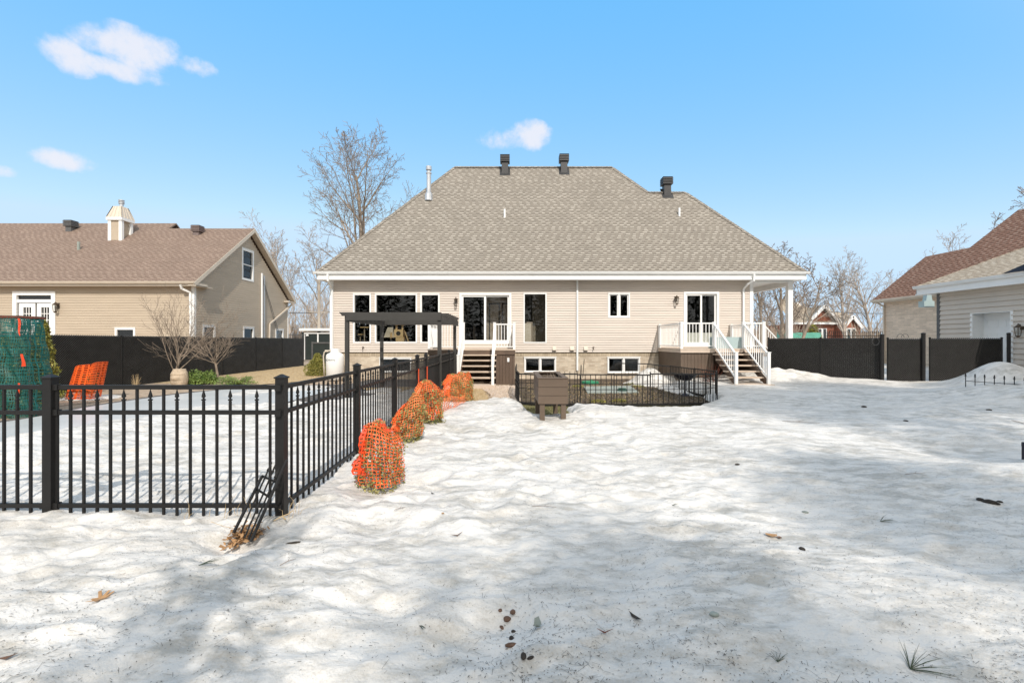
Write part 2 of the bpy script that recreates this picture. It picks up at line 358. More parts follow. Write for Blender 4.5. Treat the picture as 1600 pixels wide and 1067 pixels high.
M['room_dark'] = mat('room_dark', (.030,.030,.028,1), .8, .2, 1)
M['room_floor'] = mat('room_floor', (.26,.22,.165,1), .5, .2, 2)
M['carpet_cream'] = mat('cream_carpet', (.62,.44,.24,1), .9, .15, 12)
M['blue_panel'] = mat('pale_acrylic', (.36,.45,.45,1), .3, .08, 3)
M['rust'] = mat('rusty_wire', (.16,.05,.03,1), .8, .3, 9)
M['strap'] = mat('orange_marker', (.62,.075,.02,1), .5, .1, 5)
M['copper'] = M['bronze']
M['wire'] = mat('cable', (.06,.06,.06,1), .6, .1, 5)
M['pole'] = mat('weathered_pole', (.38,.33,.27,1), .85, .2, 4, stretch=(1,1,.2))
M['black_sheet'] = mat('black_sheet', (.02,.02,.03,1), .4, .2, 4)
M['cloth_green'] = mat('green_cover', (.10,.32,.24,1), .6, .15, 3)
# ------------------------------------------------------------ snow material
def snow_mat():
    m, nt, N, L, P = mk('old_snow')
    tc = N('ShaderNodeTexCoord'); src = tc.outputs['Object']
    def noise(sc, det, rough=.6, v=None):
        n = N('ShaderNodeTexNoise'); n.inputs['Scale'].default_value = sc; n.inputs['Detail'].default_value = det; n.inputs['Roughness'].default_value = rough; L(v or src, n.inputs['Vector']); return n.outputs['Fac']
    def mr(x, a, b, c, d):
        r = N('ShaderNodeMapRange'); L(x, r.inputs[0]); r.inputs[1].default_value = a; r.inputs[2].default_value = b; r.inputs[3].default_value = c; r.inputs[4].default_value = d; return r.outputs[0]
    def mul(a, b):
        r = N('ShaderNodeMath'); r.operation = 'MULTIPLY'; L(a, r.inputs[0]); L(b, r.inputs[1]); return r.outputs[0]
    mp = N('ShaderNodeMapping'); mp.inputs['Rotation'].default_value = (0,0,.35); mp.inputs['Scale'].default_value = (1,2.4,1); L(src, mp.inputs[0])
    big = mr(noise(.9, 5), .36, .56, .3, 1); mid = mr(noise(2.6, 10, .74, mp.outputs[0]), .44, .60, 0, 1); fine = mr(noise(70, 4, .7), .50, .72, 0, 1)
    mx = N('ShaderNodeMix'); mx.data_type = 'RGBA'; L(mul(big, mid), mx.inputs[0]); mx.inputs[6].default_value = (.67,.645,.605,1); mx.inputs[7].default_value = (.40,.385,.35,1)
    m2 = N('ShaderNodeMix'); m2.data_type = 'RGBA'; L(mul(mid, fine), m2.inputs[0]); L(mx.outputs[2], m2.inputs[6]); m2.inputs[7].default_value = (.40,.36,.30,1)
    # tiny dark grains
    vo = N('ShaderNodeTexVoronoi'); vo.inputs['Scale'].default_value = 60; L(src, vo.inputs['Vector'])
    sp = mr(vo.outputs['Distance'], .10, .20, 1, 0)
    gate = mr(noise(2.2, 6, .7), .42, .58, .1, 1); g2 = mr(noise(31, 2), .50, .58, 0, 1)
    m3 = N('ShaderNodeMix'); m3.data_type = 'RGBA'; L(mul(mul(sp, gate), g2), m3.inputs[0]); L(m2.outputs[2], m3.inputs[6]); m3.inputs[7].default_value = (.10,.085,.07,1)
    L(m3.outputs[2], P.inputs['Base Color']); P.inputs['Roughness'].default_value = .55; P.inputs['Specular IOR Level'].default_value = .3
    b1 = N('ShaderNodeBump'); b1.inputs['Strength'].default_value = .75; b1.inputs['Distance'].default_value = .03; L(noise(11, 8, .62), b1.inputs['Height'])
    b2 = N('ShaderNodeBump'); b2.inputs['Strength'].default_value = .35; b2.inputs['Distance'].default_value = .011; L(noise(95, 4, .7), b2.inputs['Height']); L(b1.outputs[0], b2.inputs['Normal'])
    L(b2.outputs[0], P.inputs['Normal']); return m
M['snow'] = snow_mat()

# ------------------------------------------------------------ ground and snow
def poly_sd(X, Y, pts):
    """signed distance, negative inside"""
    d = np.full(X.shape, 1e9); inside = np.zeros(X.shape, bool); n = len(pts)
    for i in range(n):
        ax, ay = pts[i]; bx, by = pts[(i+1)%n]; ex, ey = bx-ax, by-ay
        t = np.clip(((X-ax)*ex+(Y-ay)*ey)/(ex*ex+ey*ey+1e-12), 0, 1)
        d = np.minimum(d, np.hypot(X-ax-t*ex, Y-ay-t*ey))
        c = ((ay > Y) != (by > Y)) & (X < (bx-ax)*(Y-ay)/((by-ay)+1e-12)+ax); inside ^= c
    return np.where(inside, -d, d)
melt1 = [W0(*p) for p in [(690,585),(690,629),(735,634),(775,629),(800,631),(815,634),(823,642),(829,657),(848,664),(890,661),(899,651),(888,641),(930,639),(1000,644),(1090,641),(1118,632),(1085,612),(1062,600),(1000,590),(1000,572),(900,572)]]
melt1 = [(x, min(y, 24)) for x, y in melt1]
melt2 = [W0(*p) for p in [(-900,1100),(0,706),(97,684),(270,652),(375,641),(485,640),(547,632),(575,626),(640,616),(700,606),(700,580)]]+[(-7.5,30),(-7.5,60),(-60,60),(-60,2)]
def bump_at(X, Y, x, y, rx, ry, h): return h*np.exp(-(((X-x)/rx)**2+((Y-y)/ry)**2))
def snow_h(X, Y, detail=True):
    X = np.asarray(X, float); Y = np.asarray(Y, float)
    wx = X+.5*fbm(X*1.1, Y*1.1, 3, 3); wy = Y+.5*fbm(X*1.1+9, Y*1.1, 3, 4)
    near = np.clip(1.15-Y/26, .35, 1)
    base = .17+.11*fbm(X*.35, Y*.35, 3, 1)
    c = .052*cups(wx*1.7+.4*wy, wy*2.3-.3*wx, 2)*(.45+1.0*vnoise(X*.5, Y*.5, 8)) + .040*cups(wx*3.6+.8*wy, wy*5.6-.6*wx, 9)*(.4+vnoise(X*.9+5, Y*.9, 12)) + .05*fbm(wx*2.1, wy*2.6, 4, 31)
    smooth_ = 1-.6/(1+np.exp(-(X-1.6-.12*Y)*1.6)); near = near*smooth_
    h = base + (c-.01)*near
    h += .16*fbm(X*.55+3, Y*.8, 2, 400)*(1-.5*(X > 90))
    h += .046*near*pits(wx*1.25, wy*1.25, 301)+.018*near*pits(wx*2.9, wy*2.9, 311)
    h += .03*near*np.abs(fbm(wx*.9+wy*.5, wy*1.6, 4, 77))*2
    if detail: h += (.022*fbm(X*11, Y*14, 3, 55)+.045*fbm(X*3.6+Y, Y*7-X, 3, 61))*near
    # mounds and hollows of the yard
    h += bump_at(X, Y, 5.35, 17.6, .75, .8, .52) + bump_at(X, Y, 4.6, 16.9, 1.2, .7, .12)
    h += bump_at(X, Y, 10.2, 17.3, 1.9, .8, .40)*(1+.6*fbm(X*2.5, Y*2.5, 3, 8)) + bump_at(X, Y, 8.5, 14.6, 2.0, 1.0, .0)
    h += bump_at(X, Y, 14.9, 14.0, .85, .8, .60) + bump_at(X, Y, 13.3, 12.2, 1.6, 1.0, .14) + bump_at(X, Y, 16.3, 14.2, 1.5, .9, .46)
    h += bump_at(X, Y, 5.9, 5.0, 1.7, .35, .10) - bump_at(X, Y, 6.6, 6.4, 1.5, .7, .13)
    h -= bump_at(X, Y, -1.98, 3.30, .22, .22, .13) + bump_at(X, Y, -1.36, 4.55, .38, .26, .05)
    h += bump_at(X, Y, -1.62, 4.15, .22, .4, .07) - bump_at(X, Y, -1.2, 4.6, .5, .3, .03)
    # melted ground
    j = .34*fbm(X*1.6, Y*1.6, 4, 91)+.20*fbm(X*6, Y*6, 4, 92)
    def edge(sd, w): return np.clip(sd/w, -1, 1)
    s1 = poly_sd(X, Y, melt1)+j
    k = np.where(s1 < 0, -1, 1)
    def carve(h, sd, w=.22):
        t = np.clip(sd/w, 0, 1); hh = (h+.02)*np.sqrt(t)-.02
        return np.where(sd < 0, -.02-.10*np.clip(-sd/.15, 0, 1), hh)
    h = carve(h, s1)
    s2 = poly_sd(X, Y, melt2)+j*1.2
    isl = np.full(X.shape, 9.)
    for (px, py, rx, ry) in [(140,621,.9,.55),(405,611,.55,1.6),(470,607,.9,1.0),(545,628,.35,.3),(600,610,.5,.8)]:
        x, y = W0(px, py); isl = np.minimum(isl, np.hypot((X-x)/rx, (Y-y)/ry)-1+j*2)
    h2 = carve(h, s2)
    h = np.where(isl < 0, np.maximum(h2, .07*np.sqrt(np.clip(-isl, 0, 1))-.01+.01*j), h2)
    h = np.maximum(h, bump_at(X, Y, 5.25, 17.3, .62, .7, .66)*(1+.25*fbm(X*3, Y*3, 3, 5))-.06)
    h = np.maximum(h, bump_at(X, Y, 5.9, 15.2, .7, 1.6, .30)*(1+.5*fbm(X*3, Y*3, 3, 6))-.06)
    h += bump_at(X, Y, 13.7, 11.2, 3.0, 1.5, .30)*(1+.5*fbm(X*1.5, Y*1.5, 3, 7))
    s3 = poly_sd(X, Y, [(-7.9,19.3),(12.6,19.2),(12.6,30),(-7.9,30)])
    return np.where(s3 < 0, -.1, h)
def pits(x, y, s):
    ix = np.floor(x); iy = np.floor(y); t = 0
    for dx in (-1,0,1):
        for dy in (-1,0,1):
            a = _h(ix+dx,iy+dy,s); cx = ix+dx+_h(ix+dx,iy+dy,s+1); cy = iy+dy+_h(ix+dx,iy+dy,s+2); r = .10+.14*_h(ix+dx,iy+dy,s+3)
            d = np.hypot((x-cx)*.8, y-cy)/r; t = t+np.where(a > .45, (-np.exp(-d**2)+.35*np.exp(-((d-1.5)/.5)**2))*(.4+a), 0)
    return t
def axis(segs):
    out = [segs[0][0]]
    for (a, b, s0, s1) in segs:
        x = a
        while x < b-1e-6:
            t = (x-a)/(b-a); x += s0+(s1-s0)*t; out.append(min(x, b))
    return np.unique(np.array(out))
def grid_mesh(name, xs, ys, hf, m):
    X, Y = np.meshgrid(xs, ys); Z = hf(X, Y); nx, ny = len(xs), len(ys)
    co = np.stack([X, Y, Z], -1).reshape(-1, 3)
    i = np.arange(nx*ny).reshape(ny, nx)
    q = np.stack([i[:-1,:-1], i[:-1,1:], i[1:,1:], i[1:,:-1]], -1).reshape(-1, 4)
    keep = (Z.reshape(-1)[q] > -.035).any(1); q = q[keep]
    used = np.unique(q); rem = np.zeros(nx*ny, int); rem[used] = np.arange(len(used)); co = co[used]; q = rem[q]
    me = bpy.data.meshes.new(name); me.vertices.add(len(co)); me.vertices.foreach_set('co', co.astype(np.float32).ravel())
    me.loops.add(q.size); me.loops.foreach_set('vertex_index', q.astype(np.int32).ravel())
    me.polygons.add(len(q)); me.polygons.foreach_set('loop_start', np.arange(0, q.size, 4, dtype=np.int32)); me.polygons.foreach_set('loop_total', np.full(len(q), 4, dtype=np.int32))
    me.update(); me.validate(); me.polygons.foreach_set('use_smooth', np.ones(len(me.polygons), bool)); me.materials.append(m)
    o = bpy.data.objects.new(name, me); C.objects.link(o); return o
xs = axis([(-60,-20,2.0,.4),(-20,-5,.35,.05),(-5,4.5,.026,.026),(4.5,20,.03,.16),(20,60,.3,2.0)])
ys = axis([(-12,1.2,.5,.06),(1.2,5.5,.018,.024),(5.5,20,.024,.07),(20,60,.1,1.5)])
struct(grid_mesh('snow', xs, ys, snow_h, M['snow']), 'old granular snow covering the back yard')
def sh(x, y): return float(snow_h(np.array([[x]]), np.array([[y]]))[0, 0])

g = MB(); g.quad((-500,-500,-.03),(500,-500,-.03),(500,900,-.03),(-500,900,-.03)); struct(g.build('ground', M['mulch']))
def sheet(name, pts, z, m, jit=.0, uv=False, kind='structure', thick=None):
    out = []
    n = len(pts)
    for i in range(n):
        a = Vector(pts[i]+(0,)); b = Vector(pts[(i+1)%n]+(0,)); k = max(1, int((b-a).length/.25)) if jit else 1
        for q in range(k):
            p = a.lerp(b, q/k); out.append((p.x+random.uniform(-jit, jit), p.y+random.uniform(-jit, jit), z))
    mb = MB()
    if thick: mb.prism([(x, y, z-thick) for x, y, z in out], (0,0,thick))
    else: mb.quad(*out)
    if sum(out[i][0]*out[(i+1)%len(out)][1]-out[(i+1)%len(out)][0]*out[i][1] for i in range(len(out))) < 0: mb.f = [tuple(reversed(f)) for f in mb.f]
    o = mb.build(name, m, uv=uv); o['kind'] = kind; return o
# left yard: patio, pool with ice, coping, planting bed
sheet('patio', [(-9.2,10.2),(-2.1,10.2),(-2.1,19.4),(-6.0,19.4),(-6.2,17.2),(-9.6,16.2)], -.006, M['paver'], uv=True)
def curve(pts, n=6):
    out = []
    P = [Vector(p+(0,)) for p in pts]
    for i in range(len(P)-1):
        p0 = P[max(i-1,0)]; p1 = P[i]; p2 = P[i+1]; p3 = P[min(i+2,len(P)-1)]
        for k in range(n):
            t = k/n; q = .5*((2*p1)+(-p0+p2)*t+(2*p0-5*p1+4*p2-p3)*t*t+(-p0+3*p1-3*p2+p3)*t**3); out.append((q.x, q.y))
    out.append(pts[-1]); return out
pool_edge = curve([(-14,2.5),(-11.2,6.6),(-10.05,8.9),(-10.3,11.4),(-10.0,14.0),(-8.8,15.7),(-7.0,16.2),(-5.9,15.2)])
sheet('coping', [(x-.30, y+.30) for x, y in pool_edge]+[(-5.5,14.5),(-5.2,11.4),(-7.0,6),(-9,3)], .0, M['coping'], uv=True)
sheet('pool_ice', pool_edge+[(-5.9,11.6),(-5.2,5),(-12,2)], .012, M['ice'])
sheet('planting_bed', [(-13.8,3),(-13.8,24),(-12,24),(-9.5,19.5),(-9.6,16.8)]+[(x-.33, y+.33) for x, y in reversed(pool_edge[:-8])], -.012, M['mulch'], .03)
sheet('dry_lawn', [(-13.8,17.5),(-9.4,17.0),(-7.6,19.7),(-7.6,30),(-13.8,30)], -.004, M['dry_grass'], .04)
sheet('gravel_path', [W0(*p) for p in [(748,603),(805,603),(812,628),(806,634),(775,630),(768,618)]], .006, M['pebble'], .03)
sheet('dry_grass_patch', [W0(*p) for p in [(560,606),(755,602),(770,640),(690,640),(640,630)]], -.001, M['dry_grass'], .05)
sheet('garden_soil', [(-.2,10.7),(6.0,10.7),(6.2,19.6),(.0,19.6)], -.010, M['soil'], .04)
sheet('mossy_strip', [W0(*p) for p in [(806,636),(812,668),(905,668),(905,646),(1120,646),(1120,630),(806,631)]], .002, M['grass'], .06)

def blades(name, areas, n, hgt, m, label, wid=.006):
    mb = MB()
    for _ in range(n):
        a = random.choice(areas); u, v = random.random(), random.random()
        x = a[0]+(a[1]-a[0])*u; y = a[2]+(a[3]-a[2])*v
        if sh_fast(x, y) > .02: continue
        h = hgt*random.uniform(.4, 1.2); t = random.uniform(0, 6.28); l = random.uniform(-.6, .6)*h; w = wid*random.uniform(.6,1.3)
        dx, dy = math.cos(t)*w, math.sin(t)*w; lx, ly = math.cos(t+1.3)*l, math.sin(t+1.3)*l
        mb.quad((x-dx,y-dy,-.005),(x+dx,y+dy,-.005),(x+lx,y+ly,h))
    o = mb.build(name, m); o['kind'] = 'stuff'; o['label'] = label; o['category'] = 'grass'; return o
_gx = np.arange(-16, 13, .12); _gy = np.arange(5, 30, .12); _GX, _GY = np.meshgrid(_gx, _gy); _GZ = snow_h(_GX, _GY)
def sh_fast(x, y):
    i = int(round((y-5)/.12)); k = int(round((x+16)/.12))
    if 0 <= i < len(_gy) and 0 <= k < len(_gx): return float(_GZ[i, k])
    return sh(x, y)
blades('moss_grass', [(0.2,1.5,8.7,11.0),(0.3,5.6,10.3,11.3),(0,5.6,11.4,16)], 9000, .045, M['grass'], 'short mossy grass between the snow edge and the low garden fence')
blades('dry_grass', [(-2,0,12,15.5),(-13,-7.8,18,27),(.5,4.5,12,18)], 8000, .05, M['dry_grass'], 'straw coloured dry grass beside the stairs and along the black fence')
def ico(mb, x, y, z, r, sq=.7, seed=0):
    rn = random.Random(seed); t = (1+5**.5)/2; i = len(mb.v); a = rn.uniform(0,6.28)
    sx, sy = rn.uniform(.7,1.3), rn.uniform(.7,1.3)
    for p in [(-1,t,0),(1,t,0),(-1,-t,0),(1,-t,0),(0,-1,t),(0,1,t),(0,-1,-t),(0,1,-t),(t,0,-1),(t,0,1),(-t,0,-1),(-t,0,1)]:
        k = r/1.9*rn.uniform(.85,1.15); X, Yy = p[0]*sx*k, p[1]*sy*k
        mb.v.append((x+X*math.cos(a)-Yy*math.sin(a), y+X*math.sin(a)+Yy*math.cos(a), z+p[2]*k*sq))
    mb.f += [(i+a_,i+b,i+c) for a_,b,c in [(0,11,5),(0,5,1),(0,1,7),(0,7,10),(0,10,11),(1,5,9),(5,11,4),(11,10,2),(10,7,6),(7,1,8),(3,9,4),(3,4,2),(3,2,6),(3,6,8),(3,8,9),(4,9,5),(2,4,11),(6,2,10),(8,6,7),(9,8,1)]]
gp = [W0(*p) for p in [(748,603),(805,603),(812,628),(806,634),(775,630),(768,618)]]
mb = MB(); k = 0
while k < 2600:
    x = random.uniform(-1.3, .6); y = random.uniform(10.8, 17)
    if poly_sd(np.array([x]), np.array([y]), gp)[0] < .05*random.random(): ico(mb, x, y, .012, random.uniform(.012,.03), .7, k)
    k += 1
o = mb.build('gravel', M['pebble']); tag(struct(o, kind='stuff'), 'pale pebble gravel beside the central stairs', 'gravel')
mb = MB()
for k in range(900):
    x = random.uniform(.3, 5.6); y = random.uniform(11.3, 16)
    ico(mb, x, y, .0, random.uniform(.012,.045), .6, k)
o = mb.build('soil_clumps', M['soil']); tag(struct(o, kind='stuff'), 'dark soil clumps inside the low garden fence', 'soil')
# plant debris lying on the snow: needles, bark crumbs
rs = np.random.RandomState(5)
n = 30000; yy = 1.75+rs.rand(n)**1.7*9; xx = (rs.rand(n)*2-1)*(yy*1.25); xx = np.where(rs.rand(n) < .35, np.abs(xx), xx)
keep = (vnoise(xx*1.3, yy*1.3, 41) > .30+.45*rs.rand(n)-.16*(xx > .6)) ; xx, yy = xx[keep], yy[keep]; hz = snow_h(xx[None], yy[None])[0]
mb = MB()
for x, y, z in zip(xx, yy, hz):
    if z < .03: continue
    a = random.uniform(0, 6.28); l = random.choice([.002,.002,.003,.003,.003,.004,.005,.006,.009,.012,.018,.03])*random.uniform(.6,1.2); w = .0007 if l > .008 else .0016
    c, s = math.cos(a), math.sin(a); z += .004; e = random.uniform(-.3,.3)*l
    mb.quad((x-c*l-s*w,y-s*l+c*w,z),(x-c*l+s*w,y-s*l-c*w,z),(x+c*l+s*w,y+s*l-c*w,z+e),(x+c*l-s*w,y+s*l+c*w,z+e))
o = mb.build('needle_litter', M['needle']); tag(struct(o, kind='stuff'), 'scattered brown needles and crumbs lying on the old snow', 'needle litter')

# ------------------------------------------------------------ wall helpers
def lap_wall(mb, o, u, n, xl, z0, z1, openings, course=.105, proud=.030):
    """siding courses; xl(z)->(xa,xb) limits, openings list of (xa,xb,za,zb) in wall coordinates"""
    o = Vector(o); u = Vector(u); n = Vector(n); zc = z0
    P = lambda x, z, k: tuple(o+u*x+Vector((0,0,z))+n*k)
    while zc < z1-1e-6:
        zt = min(zc+course, z1); br = sorted({zc, zt} | {z for op in openings for z in op[2:4] if zc < z < zt})
        for a, b in zip(br[:-1], br[1:]):
            xa, xb = xl((a+b)/2); iv = [(xa, xb)]
            for (oa, ob, za, zb) in openings:
                if za < (a+b)/2 < zb:
                    nv = []
                    for p, q in iv:
                        if ob <= p or oa >= q: nv.append((p, q)); continue
                        if oa > p: nv.append((p, oa))
                        if ob < q: nv.append((ob, q))
                    iv = nv
            ka = proud*(zc+course-a)/course; kb = proud*(zc+course-b)/course
            for p, q in iv:
                mb.quad(P(p,a,ka), P(q,a,ka), P(q,b,kb), P(p,b,kb))
                if a == zc: mb.quad(P(p,a,0), P(q,a,0), P(q,a,ka), P(p,a,ka))
        zc = zt
def flat_wall(mb, o, u, xl0, xl1, z0, z1, openings):
    o = Vector(o); u = Vector(u); P = lambda x, z: tuple(o+u*x+Vector((0,0,z)))
    br = sorted({z0, z1} | {z for op in openings for z in op[2:4] if z0 < z < z1})
    for a, b in zip(br[:-1], br[1:]):
        iv = [(xl0, xl1)]
        for (oa, ob, za, zb) in openings:
            if za < (a+b)/2 < zb:
                nv = []
                for p, q in iv:
                    if ob <= p or oa >= q: nv.append((p, q)); continue
                    if oa > p: nv.append((p, oa))
                    if ob < q: nv.append((ob, q))
                iv = nv
        for p, q in iv: mb.quad(P(p,a), P(q,a), P(q,b), P(p,b))
class Fr:
    """local wall frame: x along wall, k out of the wall, z up"""
    def __init__(s, o, u, n): s.o = Vector(o); s.u = Vector(u); s.n = Vector(n)
    def box(s, mb, x0, x1, k0, k1, z0, z1):
        pts = [s.o+s.u*x+s.n*k+Vector((0,0,z)) for z in (z0, z1) for x, k in ((x0,k0),(x1,k0),(x1,k1),(x0,k1))]
        i = len(mb.v); mb.v += [tuple(p) for p in pts]
        mb.f += [(i,i+3,i+2,i+1),(i+4,i+5,i+6,i+7),(i,i+1,i+5,i+4),(i+1,i+2,i+6,i+5),(i+2,i+3,i+7,i+6),(i+3,i,i+4,i+7)]
    def ring(s, mb, x0, x1, z0, z1, w, k0, k1, wb=None, wt=None):
        wb = w if wb is None else wb; wt = w if wt is None else wt
        s.box(mb, x0, x1, k0, k1, z0, z0+wb); s.box(mb, x0, x1, k0, k1, z1-wt, z1)
        s.box(mb, x0, x0+w, k0, k1, z0+wb, z1-wt); s.box(mb, x1-w, x1, k0, k1, z0+wb, z1-wt)
def window(fr, house, x0, x1, z0, z1, fw=.05, mull=(), glass=None, name='window', sash=0, hmull=(), trim=None, mt=None):
    mb = MB(); mt = mt or M['white']; glass = glass or M['glass']
    fr.ring(mb, x0, x1, z0, z1, fw, -.09, .035)
    for m_ in mull: fr.box(mb, m_-.03, m_+.03, -.085, .030, z0+fw, z1-fw)
    for m_ in hmull: fr.box(mb, x0+fw, x1-fw, -.085, .028, m_-.025, m_+.025)
    fr.box(mb, x0-.02, x1+.02, -.01, .05, z1, z1+.025)
    w = mb.build(name, mt, house)
    ed = [x0+fw]+[q for m_ in mull for q in (m_-.03, m_+.03)]+[x1-fw]
    for a, b in zip(ed[::2], ed[1::2]):
        if sash:
            sm = MB(); fr.ring(sm, a, b, z0+fw, z1-fw, sash, -.07, -.02); sm.build('sash', mt, w)
        g = MB(); q = sash
        fr.box(g, a+q, b-q, -.055, -.047, z0+fw+q, z1-fw-q); g.build('pane', glass, w)
    return w
def wall_lamp(fr, house, x, z, s=1.0):
    mb = MB(); b = fr.o+fr.u*x+Vector((0,0,z)); n = fr.n
    fr.box(mb, x-.05*s, x+.05*s, .0, .03, z-.09*s, z+.09*s)
    mb.tube([b+n*.03, b+n*.10+Vector((0,0,.10*s)), b+n*.17+Vector((0,0,.12*s)), b+n*.17+Vector((0,0,.05*s))], .012*s, 6)
    c = b+n*.17
    mb.lathe(c.x, c.y, [(.015*s,z+.10*s),(.03*s,z+.085*s),(.085*s,z+.03*s),(.08*s,z+.02*s)], 8)
    for k in range(4):
        a = math.pi/4+k*math.pi/2
        mb.bar((c.x+.07*s*math.cos(a),c.y+.07*s*math.sin(a),z+.02*s),(c.x+.045*s*math.cos(a),c.y+.045*s*math.sin(a),z-.2*s), .01*s, .01*s)
    mb.lathe(c.x, c.y, [(.02*s,z-.24*s),(.05*s,z-.21*s),(.05*s,z-.19*s)], 8)
    l = mb.build('wall_lamp', M['bronze'], house)
    g = MB(); g.lathe(c.x, c.y, [(.04*s,z-.19*s),(.062*s,z+.015*s)], 8); g.build('lamp_glass', M['glass_clear'], l); return l
def pvc_post(mb, x, y, z0, z1, w=.09): mb.box(x-w/2,x+w/2,y-w/2,y+w/2,z0,z1); mb.box(x-w/2-.012,x+w/2+.012,y-w/2-.012,y+w/2+.012,z1,z1+.025)

# ------------------------------------------------------------ the main house
YF = 19.7; EY = 19.15; EZ = 4.52; PITCH = 1.235
zf = lambda py: Z_(py, YF); xf = lambda px: X_(px, YF)
house = thing('house', (2.3, YF, 0), 'wide beige sided bungalow with a steep grey hip roof in the middle of the photo', 'house')
front = Fr((0,YF,0), (1,0,0), (0,-1,0))
XL, XR = -7.85, 10.4; ZB = 1.14; ZT = 4.24
ops = [(xf(552),xf(580),zf(536),zf(459)), (xf(586),xf(652),zf(536),zf(459)), (xf(657),xf(687),zf(536),zf(459)), (xf(718),xf(799),zf(537.5),zf(458)), (xf(818),xf(854),zf(536),zf(458)),
       (xf(950),xf(984),zf(497),zf(458)), (xf(1068),xf(1123),zf(541),zf(456))]
bops = [(xf(819),xf(869),zf(582),zf(558)), (xf(949),xf(1000),zf(583),zf(558)), (xf(593),xf(643),zf(582),zf(559))]
mb = MB(); lap_wall(mb, (0,YF,0), (1,0,0), (0,-1,0), lambda z: (XL+.13, XR-.12), ZB, ZT, ops); mb.build('wall', M['siding'], house)
mb = MB(); flat_wall(mb, (0,YF+.02,0), (1,0,0), XL, XR, -.3, ZB-.18, bops); mb.box(XL,XL+.02,YF+.03,29,-.3,ZB); mb.box(XR-.02,XR,YF+.03,29,-.3,ZB); mb.build('foundation', M['brick'], house, uv=True)
mb = MB(); flat_wall(mb, (0,YF+.012,0), (1,0,0), XL, XR, ZB-.18, ZB-.005, []); mb.build('soldier_course', M['brick_soldier'], house, uv=True)
mb = MB(); mb.box(XL,XL+.02,YF+.03,29,ZB,ZT); mb.box(XR-.02,XR,YF+.03,26,ZB,ZT); mb.box(XL,XR,29,29.03,-.3,ZT); mb.build('side_wall', M['siding'], house)
for xa_, xb_ in ((XL-.02,XL+.13),(XR-.12,XR+.03)): mb = MB(); mb.box(xa_,xb_,YF-.035,YF+.1,ZB-.02,ZT); mb.build('corner_trim', M['white'], house)
mb = MB(); mb.box(XL-.01,XR+.01,YF-.022,YF+.02,ZB-.025,ZB-.002); mb.build('drip_edge', M['bronze'], house)
# roof
ep = EY; A=(-8.27,ep); 
def ridge(pt): return (pt[0], pt[1], EZ+(pt[1]-ep)*PITCH)
R1l = (-3.07, ep+5.2); R1r = (5.36, ep+5.2); R2l = (6.85, ep+3.71); R2r = (8.73, ep+3.71)
v = lambda x, y, z=EZ: (x, y, z)
Z1 = EZ+5.2*PITCH; Z2 = EZ+3.71*PITCH
a1 = (R1l[0],R1l[1],Z1); a2 = (R1r[0],R1r[1],Z1); b1 = (R2l[0],R2l[1],Z2); b2 = (R2r[0],R2r[1],Z2)
bk = ep+10.4; bk2 = ep+7.42
mb = MB()
mb.quad(v(-8.27,ep), v(12.44,ep), b2, b1, a2, a1)
mb.quad(v(-8.27,bk), v(-8.27,ep), a1)
mb.quad(v(12.44,ep), v(12.44,bk2), b2)
mb.quad(b1, b2, v(12.44,bk2), v(10.56,bk2)); mb.quad(b1, v(10.56,bk2), v(10.56,bk), a2); mb.quad(v(10.56,bk), v(-8.27,bk), a1, a2)
mb.build('roof', M['roof'], house, uv=True)
# hip and ridge caps of separate shingle pieces
mb = MB()
def caps(p, q, w=.26, step=.14):
    p = Vector(p); q = Vector(q); L_ = (q-p).length; d = (q-p)/L_; n = int(L_/step); side = d.cross(Vector((0,0,1))).normalized()
    up = side.cross(d).normalized()
    for k in range(n):
        a = p+d*(k*step); b = a+d*(step*1.15); lift = .028
        c0 = a+up*lift; c1 = b+up*(lift*.4)
        for s_ in (-1, 1):
            e0 = a+side*s_*w/2-Vector((0,0,.10))+up*.02; e1 = b+side*s_*w/2-Vector((0,0,.10))+up*.005
            mb.quad(c0, c1, e1, e0)
        mb.quad(a+side*w/2-Vector((0,0,.10))+up*.02, c0, a-side*w/2-Vector((0,0,.10))+up*.02)
caps(v(-8.27,ep), a1); caps(a1, a2); caps(b1, a2); caps(b1, b2); caps(v(12.44,ep), b2)
mb.build('ridge_caps', M['roof'], house, uv=True)
mb = MB(); mb.box(-8.2,12.37,ep+.02,ep+.05,4.22,4.47); mb.box(-8.22,-8.19,ep+.02,bk,4.22,4.47); mb.box(12.37,12.40,ep+.02,bk2,4.22,4.47); mb.box(-8.2,12.38,ep,ep+.07,4.20,4.25); mb.build('fascia', M['white'], house)
mb = MB(); mb.box(-8.19,XL,ep+.06,bk,4.232,4.25); mb.box(XL,XR,ep+.07,YF+.02,4.232,4.25); mb.box(XR,12.36,ep+.07,bk2,4.232,4.25); mb.build('soffit', M['white'], house)
def gutter(mb, x0, x1, y, z):          # K-profile along X, opening to the roof
    pr = [(0,-.115),(-.07,-.115),(-.10,-.07),(-.115,-.02),(-.125,0),(-.105,0),(-.10,-.015),(0,-.10)]
    mb.prism([(x0, y+a, z+b) for a, b in pr], (x1-x0,0,0))
mb = MB(); gutter(mb, -8.34, 12.5, ep+.02, 4.535); mb.build('gutter', M['white_gutter'], house)
def spout(pts, w=.075, d=.055):
    mb = MB()
    for a, b in zip(pts[:-1], pts[1:]): mb.bar(a, b, w, d, up=(0,1,0) if abs(a[2]-b[2]) > .01 else (0,0,1))
    for p in pts[1:-1]: mb.lathe(p[0], p[1], [(w*.52,p[2]-.03),(w*.52,p[2]+.03)], 6)
    return mb.build('downspout', M['white_gutter'], house)
